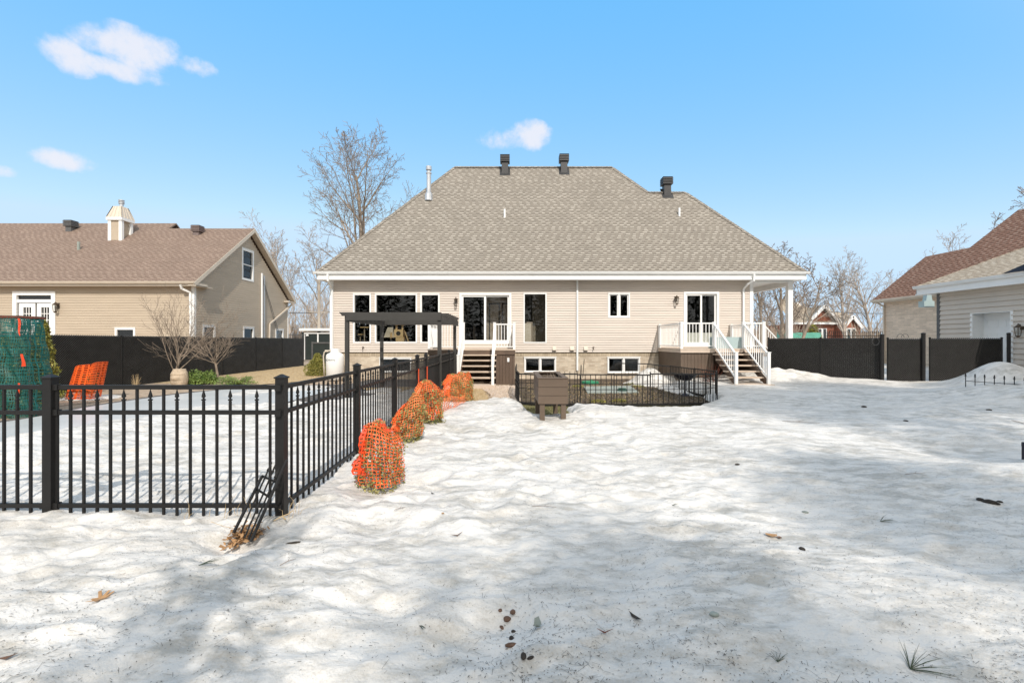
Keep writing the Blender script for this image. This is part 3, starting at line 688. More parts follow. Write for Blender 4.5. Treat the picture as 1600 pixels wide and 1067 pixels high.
spout([(-7.72,19.05,4.42),(-7.72,19.08,4.15),(-7.52,YF-.07,3.8),(-7.60,YF-.07,3.75)][:2]+[(-7.76,YF-.08,3.88),(-7.76,YF-.08,.5)])
spout([(2.82,YF-.06,4.22),(2.82,YF-.06,.35)])
spout([(10.15,19.06,4.42),(10.15,19.1,4.15),(10.02,19.3,4.05),(9.98,YF-.08,3.86),(9.98,YF-.08,1.4)])
for y_ in (YF, 26): mb = MB(); pvc_post(mb, 12.0, y_, -.2, 4.2, .2); mb.build('porch_post', M['white'], house)
mb = MB(); mb.box(11.9,12.1,YF+.1,26,4.0,4.23); mb.box(XR,12.1,26,26.2,4.0,4.23); mb.box(XR+.02,11.9,YF-.1,YF+.1,4.14,4.23); mb.build('porch_beam', M['white'], house)
mb = MB(); mb.box(XR,12.2,YF+.1,26.2,.95,1.05); mb.build('porch_floor', M['tan_fascia'], house)
# windows and doors
window(front, house, *ops[0], fw=.06); window(front, house, *ops[1], fw=.06); window(front, house, *ops[2], fw=.06)
window(front, house, *ops[4], fw=.05, glass=M['glass_clear'])
window(front, house, *ops[5], fw=.055, mull=(xf(967),), sash=.045)
for b_ in bops: window(front, house, *b_, fw=.05, mull=((b_[0]+b_[1])/2,), sash=.03, glass=M['glass_blue'])
def slider(o, m1, low=0):
    x0, x1, z0, z1 = o; mb = MB(); front.ring(mb, x0, x1, z0, z1, .09, -.09, .04, wb=.07, wt=.09)
    d = mb.build('sliding_door', M['white'], house)
    for i, (a, b) in enumerate(((x0+.09, m1+.03), (m1-.03, x1-.09))):
        mb = MB(); k = -.03 if i == 0 else -.075
        front.ring(mb, a, b, z0+.07, z1-.09, .075, k-.02, k+.02, wb=.1); pn = mb.build('door_panel', M['white'], d)
        if i == 0: h_ = MB(); front.box(h_, a+.02, a+.05, k+.02, k+.06, z0+1.0, z0+1.25); h_.build('handle', M['white'], pn)
        g_ = MB(); front.box(g_, a+.075, b-.075, k-.004, k+.004, z0+.17, z1-.165); g_.build('pane', M['glass_clear'] if not low else M['glass'], pn)
        if low:
            lo = MB(); front.box(lo, a+.075, b-.075, k-.03, k-.012, z0+.17, z0+.17+low); lo.build('lower_screen', M['white'], pn)
    return d
slider(ops[3], xf(758)); slider(ops[6], xf(1096), low=.42)
wall_lamp(front, house, xf(713), zf(470), 1.15); wall_lamp(front, house, xf(1055.5), zf(467), 1.15)
for px in (866, 893.5, 915):
    mb = MB(); x = xf(px); z = zf(544); mb.box(x-.09,x+.09,YF-.03,YF,z-.1,z+.1); mb.quad((x-.085,YF-.03,z+.09),(x-.085,YF-.12,z-.06),(x+.085,YF-.12,z-.06),(x+.085,YF-.03,z+.09))
    mb.quad((x-.085,YF-.12,z-.06),(x-.085,YF-.12,z-.09),(x+.085,YF-.12,z-.09),(x+.085,YF-.12,z-.06)); mb.quad((x-.085,YF-.03,z+.09),(x-.085,YF-.03,z-.09),(x-.085,YF-.12,z-.09),(x-.085,YF-.12,z-.06)); mb.quad((x+.085,YF-.03,z+.09),(x+.085,YF-.12,z-.06),(x+.085,YF-.12,z-.09),(x+.085,YF-.03,z-.09))
    mb.build('wall_vent', M['cream'], house)
for px in (568, 927):
    mb = MB(); x = xf(px); z = zf(543.5); mb.tube([(x,YF,z),(x,YF-.09,z),(x-.01,YF-.13,z-.08)], .018, 6); mb.tube([(x-.04,YF-.07,z+.05),(x+.04,YF-.07,z+.05)], .012, 6); mb.bar((x,YF-.07,z),(x,YF-.07,z+.05),.012,.012); mb.build('hose_tap', M['bronze'], house)
def roof_z(y): return EZ+(y-ep)*PITCH
def roof_y(px, py):                    # depth where the pixel ray meets the front roof plane
    t = (EZ-CAMZ-ep*PITCH)/(((533.5-py)/F)-PITCH); return t
def box_vent(parent, x, y, zb, zt, w, m, hw=None):
    mb = MB(); hw = hw or w*1.45
    mb.box(x-w/2,x+w/2,y-w/2,y+w/2,zb-.3,zt); hh = (zt-zb)
    o_ = mb.build('roof_vent', m, parent); c = MB()
    n = 4; z = zt-.02; st = .085
    for k in range(n):
        c.box(x-hw/2,x+hw/2,y-hw/2,y+hw/2,z+k*st,z+k*st+.05); c.box(x-hw/2+.03,x+hw/2-.03,y-hw/2+.03,y+hw/2-.03,z+k*st+.05,z+(k+1)*st)
    c.quad((x-hw/2,y-hw/2,z+n*st+.01),(x+hw/2,y-hw/2,z+n*st+.01),(x+hw/2,y+hw/2,z+n*st+.01),(x-hw/2,y+hw/2,z+n*st+.01)); c.build('louvre_cap', m, o_)
    f = MB(); f.prism([(x-w*.8,y-w*.85,roof_z(y-w*.85)+.012),(x+w*.8,y-w*.85,roof_z(y-w*.85)+.012),(x+w*.8,y+w*.6,roof_z(y+w*.6)+.012),(x-w*.8,y+w*.6,roof_z(y+w*.6)+.012)], (0,0,.01)) if parent is house else None
    if parent is house: f.build('flashing', m, o_)
for (px, pyb, pyt) in ((789, 271, 254), (881, 270, 253), (1041.5, 306, 289)):
    y = roof_y(px, pyb)+.15; box_vent(house, X_(px, y), y, Z_(pyb, y), Z_(pyt, y), .34, M['grey_vent'], .50)
def pipe(px, pyb, pyt, r, m, nm='vent_pipe', cap=False):
    y = roof_y(px, pyb); x = X_(px, y); zb = roof_z(y)-.1; zt = Z_(pyt, y); mb = MB()
    mb.lathe(x, y, [(r,zb),(r,zt)], 12)
    if cap:
        mb.lathe(x, y, [(r*1.9,zb),(r*1.7,zb+.32),(r*1.05,zb+.42)], 12); mb.lathe(x, y, [(r*1.25,zt-.06),(r*1.25,zt+.0)], 12); mb.lathe(x, y, [(r*1.3,zt+.12),(r*1.3,zt+.3),(r*.6,zt+.33)], 12); mb.lathe(x,y,[(r*.8,zt),(r*.8,zt+.12)],12)
    o_ = mb.build(nm, m, house, smooth=False); return o_
pipe(670, 311, 270, .11, M['steel'], 'flue_pipe', True); pipe(788.5, 339, 327, .05, M['white_gutter']); pipe(1061.5, 337, 325, .05, M['white_gutter'])
# rooms behind the glass
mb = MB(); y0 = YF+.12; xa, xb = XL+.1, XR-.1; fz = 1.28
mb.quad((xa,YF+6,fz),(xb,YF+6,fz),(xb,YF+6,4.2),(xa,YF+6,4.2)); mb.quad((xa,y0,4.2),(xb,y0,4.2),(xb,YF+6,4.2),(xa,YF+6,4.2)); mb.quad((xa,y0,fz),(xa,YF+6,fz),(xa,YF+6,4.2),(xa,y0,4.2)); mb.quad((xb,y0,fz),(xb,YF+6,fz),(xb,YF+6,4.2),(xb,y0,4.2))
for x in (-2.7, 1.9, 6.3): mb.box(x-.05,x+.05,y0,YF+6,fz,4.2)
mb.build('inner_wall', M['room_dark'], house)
mb = MB(); mb.box(xa,xb,y0,YF+6,fz-.05,fz); mb.build('inner_floor', M['room_floor'], house)
mb = MB(); mb.box(.66,.95,YF+1.2,YF+3.4,fz,2.5); mb.box(-.9,1.8,YF+3.5,YF+3.6,fz,4.2); mb.build('kitchen_partition', M['room'], house)
mb = MB(); y_ = YF+.55; mb.box(X_(816,y_),X_(830,y_),y_,y_+.3,fz,Z_(505,y_)); mb.build('kitchen_counter', M['cream'], house)
mb = MB(); y_ = YF+1.5; mb.box(X_(832,y_),X_(858,y_),y_,y_+.05,fz,4.2); mb.build('brown_inner_wall', M['room_floor'], house)
mb = MB(); y_ = YF+1.3; mb.box(X_(761,y_),X_(800,y_),y_,y_+.05,fz,4.2); mb.build('pale_inner_wall', M['room'], house)
mb = MB(); 
for a_, b_ in ((764,781),(784,797)): front.ring(mb, X_(a_,y_), X_(b_,y_), fz, Z_(474,y_), .05, -(y_-YF)+.01, -(y_-YF)+.04)
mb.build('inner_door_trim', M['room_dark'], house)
mb = MB(); mb.box(xa,xb,YF+2.5,YF+2.55,-.2,fz-.05); mb.build('basement_wall', M['room'], house)
# cat tree and chair inside the picture window
ct = thing('cat_tree', (xf(624), YF+.6, fz), 'cream carpeted cat tree with a round hole seen through the widest window', 'cat tree'); y = YF+.6; Yc = y
cx = X_(624.5, y)
mb = MB(); mb.box(cx-.3,cx+.3,y-.22,y+.22,fz,fz+.05); mb.build('base', M['carpet_cream'], ct)
mb = MB(); mb.box(cx-.13,cx+.22,y-.18,y+.18,fz+.05,Z_(527,y)); mb.build('lower_box', M['carpet_cream'], ct)
mb = MB(); mb.box(cx-.2,cx+.19,y-.2,y+.2,Z_(527,y)+.001,Z_(515,y)); o = mb.build('cubby', M['carpet_cream'], ct)
mb = MB(); mb.tube([(cx-.01,y-.206,Z_(521,y)),(cx-.01,y-.19,Z_(521,y))], .10, 16); mb.build('hole_disc', M['room_dark'], o)  # dark disc on the cubby front, painted in for the hole's shaded inside
mb = MB()
for dx in (-.14, .13): mb.lathe(cx+dx, y, [(.045,Z_(515,y)),(.045,Z_(508,y))], 10)
mb.lathe(cx-.38, y, [(.05,Z_(529,y)),(.05,Z_(519,y))], 10); mb.bar((cx-.38,y,Z_(526,y)),(cx-.18,y,Z_(526,y)),.2,.04)
mb.build('scratching_post', M['carpet_cream'], ct)
mb = MB(); mb.box(cx-.22,cx+.26,y-.2,y+.2,Z_(508,y),Z_(504.5,y)); mb.build('top_bed', M['carpet_cream'], ct, bevel=.03)
mb = MB(); mb.bar((cx+.24,y,Z_(518,y)),(cx+.50,y,fz+.03),.16,.03); mb.build('ramp', M['carpet_cream'], ct)
ch = thing('chair', (X_(605,YF+1.2), YF+1.2, fz), 'beige shell chair seen through the widest window left of the cat tree', 'chair'); y = YF+1.2; cx = X_(605, y)
mb = MB(); mb.quad((cx-.2,y-.2,fz+.52),(cx+.25,y-.2,fz+.50),(cx+.28,y+.25,fz+.50),(cx-.12,y+.25,fz+.52)); mb.prism([(cx-.22,y+.2,fz+.5),(cx+.26,y+.2,fz+.5),(cx+.18,y+.3,fz+.98),(cx-.06,y+.3,fz+.98)], (0,.04,0)); mb.build('shell', M['cream'], ch)
for dx, dy in ((-.15,-.15),(.2,-.15),(-.1,.2),(.2,.2)):
    mb = MB(); mb.bar((cx+dx*.8,y+dy*.8,fz+.5),(cx+dx*1.2,y+dy*1.2,fz),.02,.02); mb.build('leg', M['black_metal'], ch)
for (px, py, w, lab) in ((569.5,511.5,.33,'pale wooden wall shelf seen high in the leftmost tall window'),(563,522.5,.14,'small pale post top seen low in the leftmost tall window')):
    y = YF+.9; s = thing('cat_shelf', (X_(px,y), y, Z_(py,y)), lab, 'shelf'); x = X_(px, y); z = Z_(py, y)
    mb = MB(); mb.box(x-w/2,x+w/2+.05,y-.12,y+.12,z-.02,z+.02); mb.build('board', M['carpet_cream'], s)
    mb = MB(); mb.lathe(x, y, [(.03,fz),(.03,z-.02)], 8); mb.build('post', M['room'], s)

# ------------------------------------------------------------ decks with stairs
def rail_run(dk, a, b, za, zb, n=None, h0=.10, h1=.95, mats='white'):
    """one railing section from a to b (xy); floor heights za, zb"""
    a = Vector((a[0],a[1],za)); b = Vector((b[0],b[1],zb)); m = M[mats]
    up = Vector((0,0,1)); L_ = (b-a).length; n = n or max(2, int(L_/.105))
    mb = MB(); mb.bar(a+up*h1, b+up*h1, .06, .045); mb.bar(a+up*h0, b+up*h0, .045, .035); r = mb.build('rail', m, dk)
    b0 = None
    for k in range(n):
        p = a.lerp(b, (k+.5)/n)
        if b0 is None:
            q = MB(); q.box(-.011+p.x,.011+p.x,-.011+p.y,.011+p.y,p.z+h0,p.z+h1); b0 = q.build('baluster', m, dk); p0 = p
        else: child_copy(b0, dk, p-p0)
def stairs(dk, x0, x1, ytop, ztop, n, rise, run, base=0.12, right=True):
    t0 = None
    for i in range(1, n+1):
        z = ztop-rise*i; y = ytop-run*i
        if t0 is None:
            mb = MB(); mb.box(x0-.08,x1+.08,y,y+run+.03,z-.045,z); t0 = mb.build('tread', M['tread'], dk, bevel=.006)
        else: child_copy(t0, dk, Vector((0,-run*(i-1),-rise*(i-1))))
    for x in (x0+.02, x1-.02):
        mb = MB(); yb = ytop-run*(n+.4); zb = ztop-rise*(n+.9)
        mb.prism([(x-.02,ytop,ztop-.08),(x-.02,ytop,ztop-.42),(x-.02,yb,zb-.12),(x-.02,yb,zb+.12)], (.04,0,0)); mb.build('stringer', M['brown_wood'], dk)
        for i in range(1, n+1):
            z = ztop-rise*i; y = ytop-run*i; mb = MB(); mb.box(x-.018,x+.018,y+.02,y+run*.9,z-.16,z-.046)
            mb.build('tread_bracket', M['tread'], dk)
    mb = MB(); mb.box(x0-.1,x1+.1,ytop-run*(n+1)-.12,ytop-run*n+.1,base-.2,base); mb.build('landing_pad', M['tan_fascia'], dk)
    return ytop-run*(n+.75)
def skirt(mb, x0, x1, y, z0, z1, w=.19):
    x = x0
    while x < x1-.01:
        e = min(x+w, x1); mb.box(x+.004, e-.004, y, y+.03, z0, z1); x = e
def post_obj(dk, pts, w=.09):
    for (x, y, z0, z1) in pts: mb = MB(); pvc_post(mb, x, y, z0, z1, w); mb.build('post', M['white'], dk)
# central deck
DZ = 1.30; DY = 17.2; dx0, dx1 = -3.2, .145; s0, s1 = -1.84, -.66
dk = thing('deck', (-1.5, DY, 0), 'brown raised deck with open stairs and white railings at the middle patio door', 'deck', 'raised decks behind the beige house')
mb = MB(); mb.box(dx0,dx1,DY,YF-.03,DZ-.04,DZ); mb.build('deck_boards', M['tread'], dk)
mb = MB(); mb.box(dx0+.02,dx1-.02,DY+.02,DY+.05,DZ-.20,DZ-.042); mb.box(dx0+.02,dx0+.05,DY+.05,YF-.04,DZ-.20,DZ-.042); mb.box(dx1-.05,dx1-.02,DY+.05,YF-.04,DZ-.20,DZ-.042); mb.build('rim_joist', M['brown_wood'], dk)
mb = MB(); skirt(mb, s1+.05, dx1-.04, DY+.06, -.1, DZ-.2, .125); mb.box(dx1-.07,dx1-.04,DY+.09,YF-.05,-.1,DZ-.2); mb.build('skirt', M['brown_wood'], dk)
mb = MB(); skirt(mb, dx0+.06, s0-.05, DY+.06, -.1, DZ-.2, .125); mb.box(dx0+.05,dx0+.08,DY+.09,YF-.05,-.1,DZ-.2); mb.build('skirt', M['brown_wood'], dk)
mb = MB(); mb.box(-.18,-.10,DY+.04,DY+.058,.83,.98); mb.build('door_catch', M['white'], dk)
yb = stairs(dk, s0, s1, DY, DZ, 5, .19, .28)
post_obj(dk, [(dx1-.06,DY+.07,DZ,DZ+1.0),(s1,DY+.07,DZ,DZ+1.0),(s0,DY+.07,DZ,DZ+1.0),(dx0+.06,DY+.07,DZ,DZ+1.0),(dx0+.06,YF-.12,DZ,DZ+1.0),(dx1-.06,YF-.12,DZ,DZ+1.0),(s1,yb,.08,1.12),(s0,yb,.08,1.12)])
rail_run(dk, (s1,DY+.07), (dx1-.06,DY+.07), DZ, DZ); rail_run(dk, (dx0+.06,DY+.07), (s0,DY+.07), DZ, DZ)
rail_run(dk, (dx0+.06,DY+.07), (dx0+.06,YF-.12), DZ, DZ); rail_run(dk, (dx1-.06,DY+.07), (dx1-.06,YF-.12), DZ, DZ, 20)
rail_run(dk, (s1,DY+.07), (s1,yb), DZ, .17, 11, .12, .93); rail_run(dk, (s0,DY+.07), (s0,yb), DZ, .17, 11, .12, .93)
# right deck
RZ = 1.33; RY = 17.0; rx0, rx1 = 6.29, 9.5; t0_, t1_ = 7.58, 8.68
dr = thing('deck', (7.9, RY, 0), 'brown raised deck with white railings and long white stair handrails at the right patio door', 'deck', 'raised decks behind the beige house')
mb = MB(); mb.box(rx0,rx1,RY,YF-.03,RZ-.04,RZ); mb.build('deck_boards', M['tan_fascia'], dr)
mb = MB(); mb.box(rx0+.01,rx1-.01,RY+.01,RY+.04,RZ-.15,RZ-.042); mb.box(rx0+.01,rx0+.04,RY+.04,YF-.04,RZ-.15,RZ-.042); mb.box(rx1-.04,rx1-.01,RY+.04,YF-.04,RZ-.15,RZ-.042); mb.build('rim_joist', M['tan_fascia'], dr)
mb = MB(); skirt(mb, rx0+.04, t0_-.02, RY+.08, -.1, RZ-.16, .13); mb.box(rx0+.04,rx0+.07,RY+.1,YF-.05,-.1,RZ-.16); mb.box(rx1-.07,rx1-.04,RY+.1,YF-.05,-.1,RZ-.16); mb.box(rx0+.05,rx1-.05,YF-.1,YF-.07,-.1,RZ-.16); mb.build('skirt', M['brown_plank'], dr)
yb = stairs(dr, t0_, t1_, RY, RZ, 5, .19, .28, base=.16)
post_obj(dr, [(rx0+.06,YF-.12,RZ,RZ+.98),(rx0+.06,RY+.07,RZ,RZ+.98),(t0_,RY+.07,RZ,RZ+.98),(t1_,RY+.07,RZ,RZ+.98),(rx1-.06,RY+.07,RZ-.12,RZ+.98),(rx1-.06,YF-.12,RZ,RZ+.98),(t0_,yb,.14,1.22),(t1_,yb,.14,1.22)])
rail_run(dr, (rx0+.06,RY+.07), (rx0+.06,YF-.12), RZ, RZ, 16); rail_run(dr, (rx0+.06,RY+.07), (t0_,RY+.07), RZ, RZ, 10)
rail_run(dr, (t1_,RY+.07), (rx1-.06,RY+.07), RZ, RZ); rail_run(dr, (rx1-.06,RY+.9), (rx1-.06,YF-.12), RZ, RZ, 14)
rail_run(dr, (t0_,RY+.07), (t0_,yb), RZ, .22, 12, .12, .93); rail_run(dr, (t1_,RY+.07), (t1_,yb), RZ, .22, 12, .12, .93)
# handrail of the porch steps beyond the deck
sr = MB(); a = Vector((10.72,19.45,1.42)); b = Vector((11.55,19.45,.52)); sr.bar(a+Vector((0,0,.93)), b+Vector((0,0,.93)), .06,.045); sr.bar(a+Vector((0,0,.1)), b+Vector((0,0,.1)), .045,.035)
for k in range(9): p = a.lerp(b, (k+.5)/9); sr.bar(p+Vector((0,0,.1)), p+Vector((0,0,.93)), .022,.022)
sr.bar(b+Vector((0,0,-.5)), b+Vector((0,0,.98)), .08, .08)
tag(sr.build('handrail', M['white']), 'white sloping handrail right of the deck behind the black fence', 'handrail')
o = MB(); o.box(t0_-.16,t1_+.0,RY+.16,RY+.19,RZ+.01,RZ+.44); tag(o.build('splash_panel', M['blue_panel']), 'pale blue-grey panel closing the top of the right stairs', 'panel')
o = MB(); o.bar((rx0+1.55,RY+.35,RZ+.05),(rx0+1.60,RY+.4,RZ+.25),.09,.06); tag(o.build('clay_pot', M['tan_fascia']), 'small pale pot standing on the right deck behind the stair panel', 'pot')

# ------------------------------------------------------------ pergola
pg = thing('pergola', (-3.3, 12.5, 0), 'dark grey metal pergola on four posts in front of the beige house', 'pergola')
yA, yB = 12.5, 15.9; xA, xB = -4.55, -2.0; zt = 2.40
for x in (xA, xB):
    for y in (yA+.06, yB): mb = MB(); mb.box(x-.05,x+.05,y-.05,y+.05,0,zt-.02 if y > yA+1 else zt); mb.box(x-.08,x+.08,y-.08,y+.08,0,.02); mb.build('post', M['pergola'], pg)
for y in (yA, yB+.08):
    mb = MB(); mb.prism([(xA-.19,y,zt),(xB+.05,y,zt),(xB+.05,y,zt-.22),(xA+.0,y,zt-.22),(xA-.0,y,zt-.10),(xA-.10,y,zt-.10)], (0,-.04,0)); mb.build('end_beam', M['pergola'], pg)
for x in (xA+.075, xB+.075):
    mb = MB(); mb.box(x-.02,x+.02,yA+.0,yB+.25,zt-.26,zt-.08); mb.build('side_beam', M['pergola'], pg)
for k in range(1, 8):
    y = yA+k*(yB-yA)/8; mb = MB(); mb.prism([(xA-.17,y,zt),(xB+.22,y,zt),(xB+.12,y,zt-.10),(xA-.07,y,zt-.10)], (0,.045,0)); mb.build('rafter', M['pergola'], pg)
mb = MB()
for k in range(5): mb.lathe(xA+.08, yA+.3+k*.55, [(.012,zt-.30),(.012,zt-.26)], 6)
mb.build('bolts', M['steel'], pg)

# ------------------------------------------------------------ propane tank
tx, ty = X_(523.5, 18.9), 18.9
tk = thing('propane_tank', (tx, ty, 0), 'tall white propane tank with dark lettering at the left corner of the beige house', 'tank')
mb = MB(); r = .355; mb.lathe(tx, ty, [(r*.8,.0),(r*.8,.08),(r,.12),(r,.96),(r*.97,1.03),(r*.85,1.09),(r*.6,1.13),(.1,1.14)], 32); mb.build('cylinder', M['tank'], tk, smooth=True)
mb = MB()
for k in range(24):
    if k in (3,4,5,14,15): continue
    a, b = 2*math.pi*k/24, 2*math.pi*(k+1)/24; rr = .2
    mb.prism([(tx+rr*math.cos(a),ty+rr*math.sin(a),1.10),(tx+rr*math.cos(b),ty+rr*math.sin(b),1.10),(tx+(rr-.01)*math.cos(b),ty+(rr-.01)*math.sin(b),1.10),(tx+(rr-.01)*math.cos(a),ty+(rr-.01)*math.sin(a),1.10)], (0,0,.2))
mb.build('collar', M['tank'], tk)
mb = MB(); mb.lathe(tx, ty, [(.04,1.12),(.04,1.2),(.06,1.2),(.06,1.24)], 10); mb.build('valve', M['bronze'], tk)
mb = MB(); mb.tube([(tx-.05,ty-.12,1.22),(tx-.25,ty-.2,1.22),(tx-.36,ty-.2,1.16),(tx-.42,ty-.15,1.0),(tx-.42,ty-.1,.6),(tx-.42,ty-.05,.1)], .028, 8); mb.build('hose', M['cream'], tk, smooth=True)
mb = MB(); mb.box(tx-.33,tx-.2,ty-.26,ty-.14,1.17,1.25); mb.build('regulator', M['cream'], tk, bevel=.02)
def text_part(parent, s, size, loc, rot, m, name, bend=None):
    cu = bpy.data.curves.new(name, 'FONT'); cu.body = s; cu.size = size; cu.extrude = .001; cu.align_x = 'CENTER'
    ob = bpy.data.objects.new(name, cu); C.objects.link(ob); me = bpy.data.meshes.new_from_object(ob); bpy.data.objects.remove(ob)
    o = bpy.data.objects.new(name, me); C.objects.link(o); me.materials.clear(); me.materials.append(m)
    if bend:                                                       # wrap round the cylinder
        for v_ in me.vertices:
            x_, y_, z_ = v_.co; a = bend[1]+x_/bend[0]; v_.co = ((bend[0]+.004+z_)*math.sin(a), -(bend[0]+.004+z_)*math.cos(a), y_)
    o.parent = parent; o.location = Vector(loc)-Vector(parent_world(parent)); o.rotation_euler = rot; return o
text_part(tk, 'ACMWN', .12, (tx, ty, .80), (0,0,0), M['ink'], 'lettering', bend=(.355, -.28))
# ------------------------------------------------------------ black ornamental metal fence round the pool
BM = M['black_metal']
def spear(mb, x, y, z, s=1.0):
    mb.lathe(x, y, [(.010*s,z-.02*s),(.010*s,z),(.017*s,z+.004*s),(.017*s,z+.013*s),(.008*s,z+.016*s),(.008*s,z+.024*s),(.016*s,z+.034*s),(.013*s,z+.05*s),(.004*s,z+.085*s),(.001*s,z+.10*s)], 4)
def metal_fence(name, a, b, label, posts, z_top=1.243, bot=.255, npick=None, gap=.1125, skip_posts=(), group='black spear topped metal fence sections round the pool', plain=False):
    """fence from a to b (xy); posts = list of fractions with a post"""
    a = Vector((a[0],a[1],0)); b = Vector((b[0],b[1],0)); L_ = (b-a).length; d = (b-a)/L_
    t = thing(name, ((a+b)/2), label, 'fence', group)
    n = npick or int(round(L_/gap)); r = MB()
    for z, h in ((z_top-.018,.036),(z_top-.225,.034),(bot,.034)):
        r = MB(); r.bar(a+Vector((0,0,z)), b+Vector((0,0,z)), .028, h); r.build('rail', BM, t)
    tall = MB(); short = MB(); first = {}
    for k in range(n):
        p = a+d*((k+.5)*L_/n); kind = k % 2
        if kind not in first:
            q = MB()
            if kind: q.box(p.x-.0085,p.x+.0085,p.y-.0085,p.y+.0085,bot-.085,z_top-.03)
            else: q.box(p.x-.0085,p.x+.0085,p.y-.0085,p.y+.0085,bot-.085,z_top-.135); spear(q, p.x, p.y, z_top-.13)
            first[kind] = (q.build('picket', BM, t), p)
        else: child_copy(first[kind][0], t, p-first[kind][1])
    for f in posts:
        p = a+d*(L_*f); q = MB(); q.box(p.x-.036,p.x+.036,p.y-.036,p.y+.036,-.2,z_top+.055)
        q.lathe(p.x, p.y, [(.062,z_top+.055),(.062,z_top+.067),(.05,z_top+.07),(.008,z_top+.09)], 4)
        k = q
        for z in (z_top-.018, z_top-.225, bot):
            for s in (-1, 1): c = p+d*(s*.05); k.box(c.x-.022,c.x+.022,c.y-.022,c.y+.022,z-.024,z+.024)
        q.build('post', BM, t)
    return t
YC = 3.74; XC = -1.893
w_ = 357/F*YC
metal_fence('metal_fence', (XC-2*w_, YC), (XC-.04, YC), 'black metal fence with spear tips facing the camera at the left edge of the photo', (0, .5), npick=34)
metal_fence('metal_fence', (XC, YC), (-1.975, 9.49), 'black metal fence running from the corner post back towards the house beside orange bushes', (0, .33, .665, 1.0), npick=50)
metal_fence('metal_gate', (-1.975, 9.55), (-1.985, 10.5), 'narrow black metal gate between two posts with orange straps', (1.0,), npick=8)['category'] = 'gate'
ff = metal_fence('metal_fence', (-1.985, 10.56), (-2.03, 16.6), 'far black metal fence section backed by a dark sheet beside the stairs', (.33, .66, 1.0), npick=54)
mb = MB(); mb.box(-2.075,-2.06,11.6,16.55,.04,1.16); mb.build('dark_sheet', M['black_sheet'], ff)
for i, (y, lab) in enumerate(((9.43,'orange marker strap on the fence post left of the narrow gate'),(10.38,'orange marker strap on the fence post right of the narrow gate'))):
    mb = MB(); mb.box(-1.945,-1.93,y,y+.05,.30,1.03); tag(mb.build('marker_strap', M['strap']), lab, 'strap', 'orange straps on the gate posts')

# loose garden fence piece leaning on the corner post
lf = thing('garden_fence_piece', (-2.05, 3.4, .12), 'loose black spear topped fence piece leaning against the corner post over dead leaves', 'fence piece')
def lean(px, py):
    t = (py-717)/125; Y = 3.66-.36*t; return WP(px, py, Y)
mb = MB()
for (x0,y0,x1,y1) in ((448.5,718,392,846),(409.5,744,365,832)):
    mb.bar(lean(x0,y0), lean(x1,y1), .016, .016)
mb.build('frame', BM, lf)
mb = MB(); mb.bar(lean(409,743), lean(434,754.5), .012, .012); mb.bar(lean(400,763), lean(421,776.5), .012, .012); mb.build('cross_bar', BM, lf)
for (x0,y0,x1,y1) in ((424.5,722,376,832),(431,725,382,840),(436,732,388,842)):
    mb = MB(); p = lean(x0,y0); q = lean(x1,y1); mb.bar(p, q, .009, .009); d = (q-p).normalized()
    for k, rr in ((.0,.002),): mb.tube([p, p+d*.03, p+d*.05, p+d*.055, p+d*.07, p+d*.075], [.002,.011,.007,.014,.014,.006], 4)
    mb.build('spear_bar', BM, lf)
mb = MB(); rn = random.Random(3)
for k in range(300):
    t = rn.random(); x = -2.06+.13*t+rn.gauss(0,.028); y = 3.34+rn.gauss(0,.045)+.12*t; z = sh(x,y)*.6+.06+abs(rn.gauss(0,.04)); s = rn.uniform(.012,.03); a = rn.uniform(0,6.3); b = rn.uniform(-1,1)
    u = Vector((math.cos(a),math.sin(a),b*.6))*s; w = Vector((-math.sin(a),math.cos(a),rn.uniform(-.8,.8)))*s*.5; c = Vector((x,y,z)); mb.quad(c-u, c-w, c+u, c+w+Vector((0,0,.004)))
tag(struct(mb.build('dead_leaves', M['dead_leaf']), kind='stuff'), 'clump of dry brown leaves caught in the snow under the loose fence piece', 'leaves')
mb = MB()
for k in range(34):
    px = rn.uniform(285, 400) if k < 24 else rn.uniform(440, 470); y = 3.74+rn.uniform(-.12,.1); x = X_(px, y); z = sh(x,y); h = rn.uniform(.05,.20); a = rn.uniform(0,6.3)
    mb.tube([(x,y,z-.02),(x+.02*math.cos(a),y,z+h*.6),(x+.07*math.cos(a),y+.05*math.sin(a),z+h)], [.0022,.0018,.0008], 3)
mb.tube([WP(330,815,3.5),WP(350,822,3.45),WP(375,827,3.4),WP(397,832,3.35)], .002, 4)
tag(struct(mb.build('dry_stalks', M['dry_grass']), kind='stuff'), 'thin dry grass stalks poking out of the snow along the fence foot', 'stalks')
mb = MB(); mb.tube([WP(416,818,3.62),WP(430,812,3.62),WP(441,806,3.64),WP(450,803,3.66),WP(458,797,3.7)], .004, 5); mb.tube([WP(441,806,3.64),WP(446,811,3.6)], .006, 5)
tag(mb.build('twine', M['dry_grass']), 'yellow twine knotted at the foot of the corner fence post', 'twine')

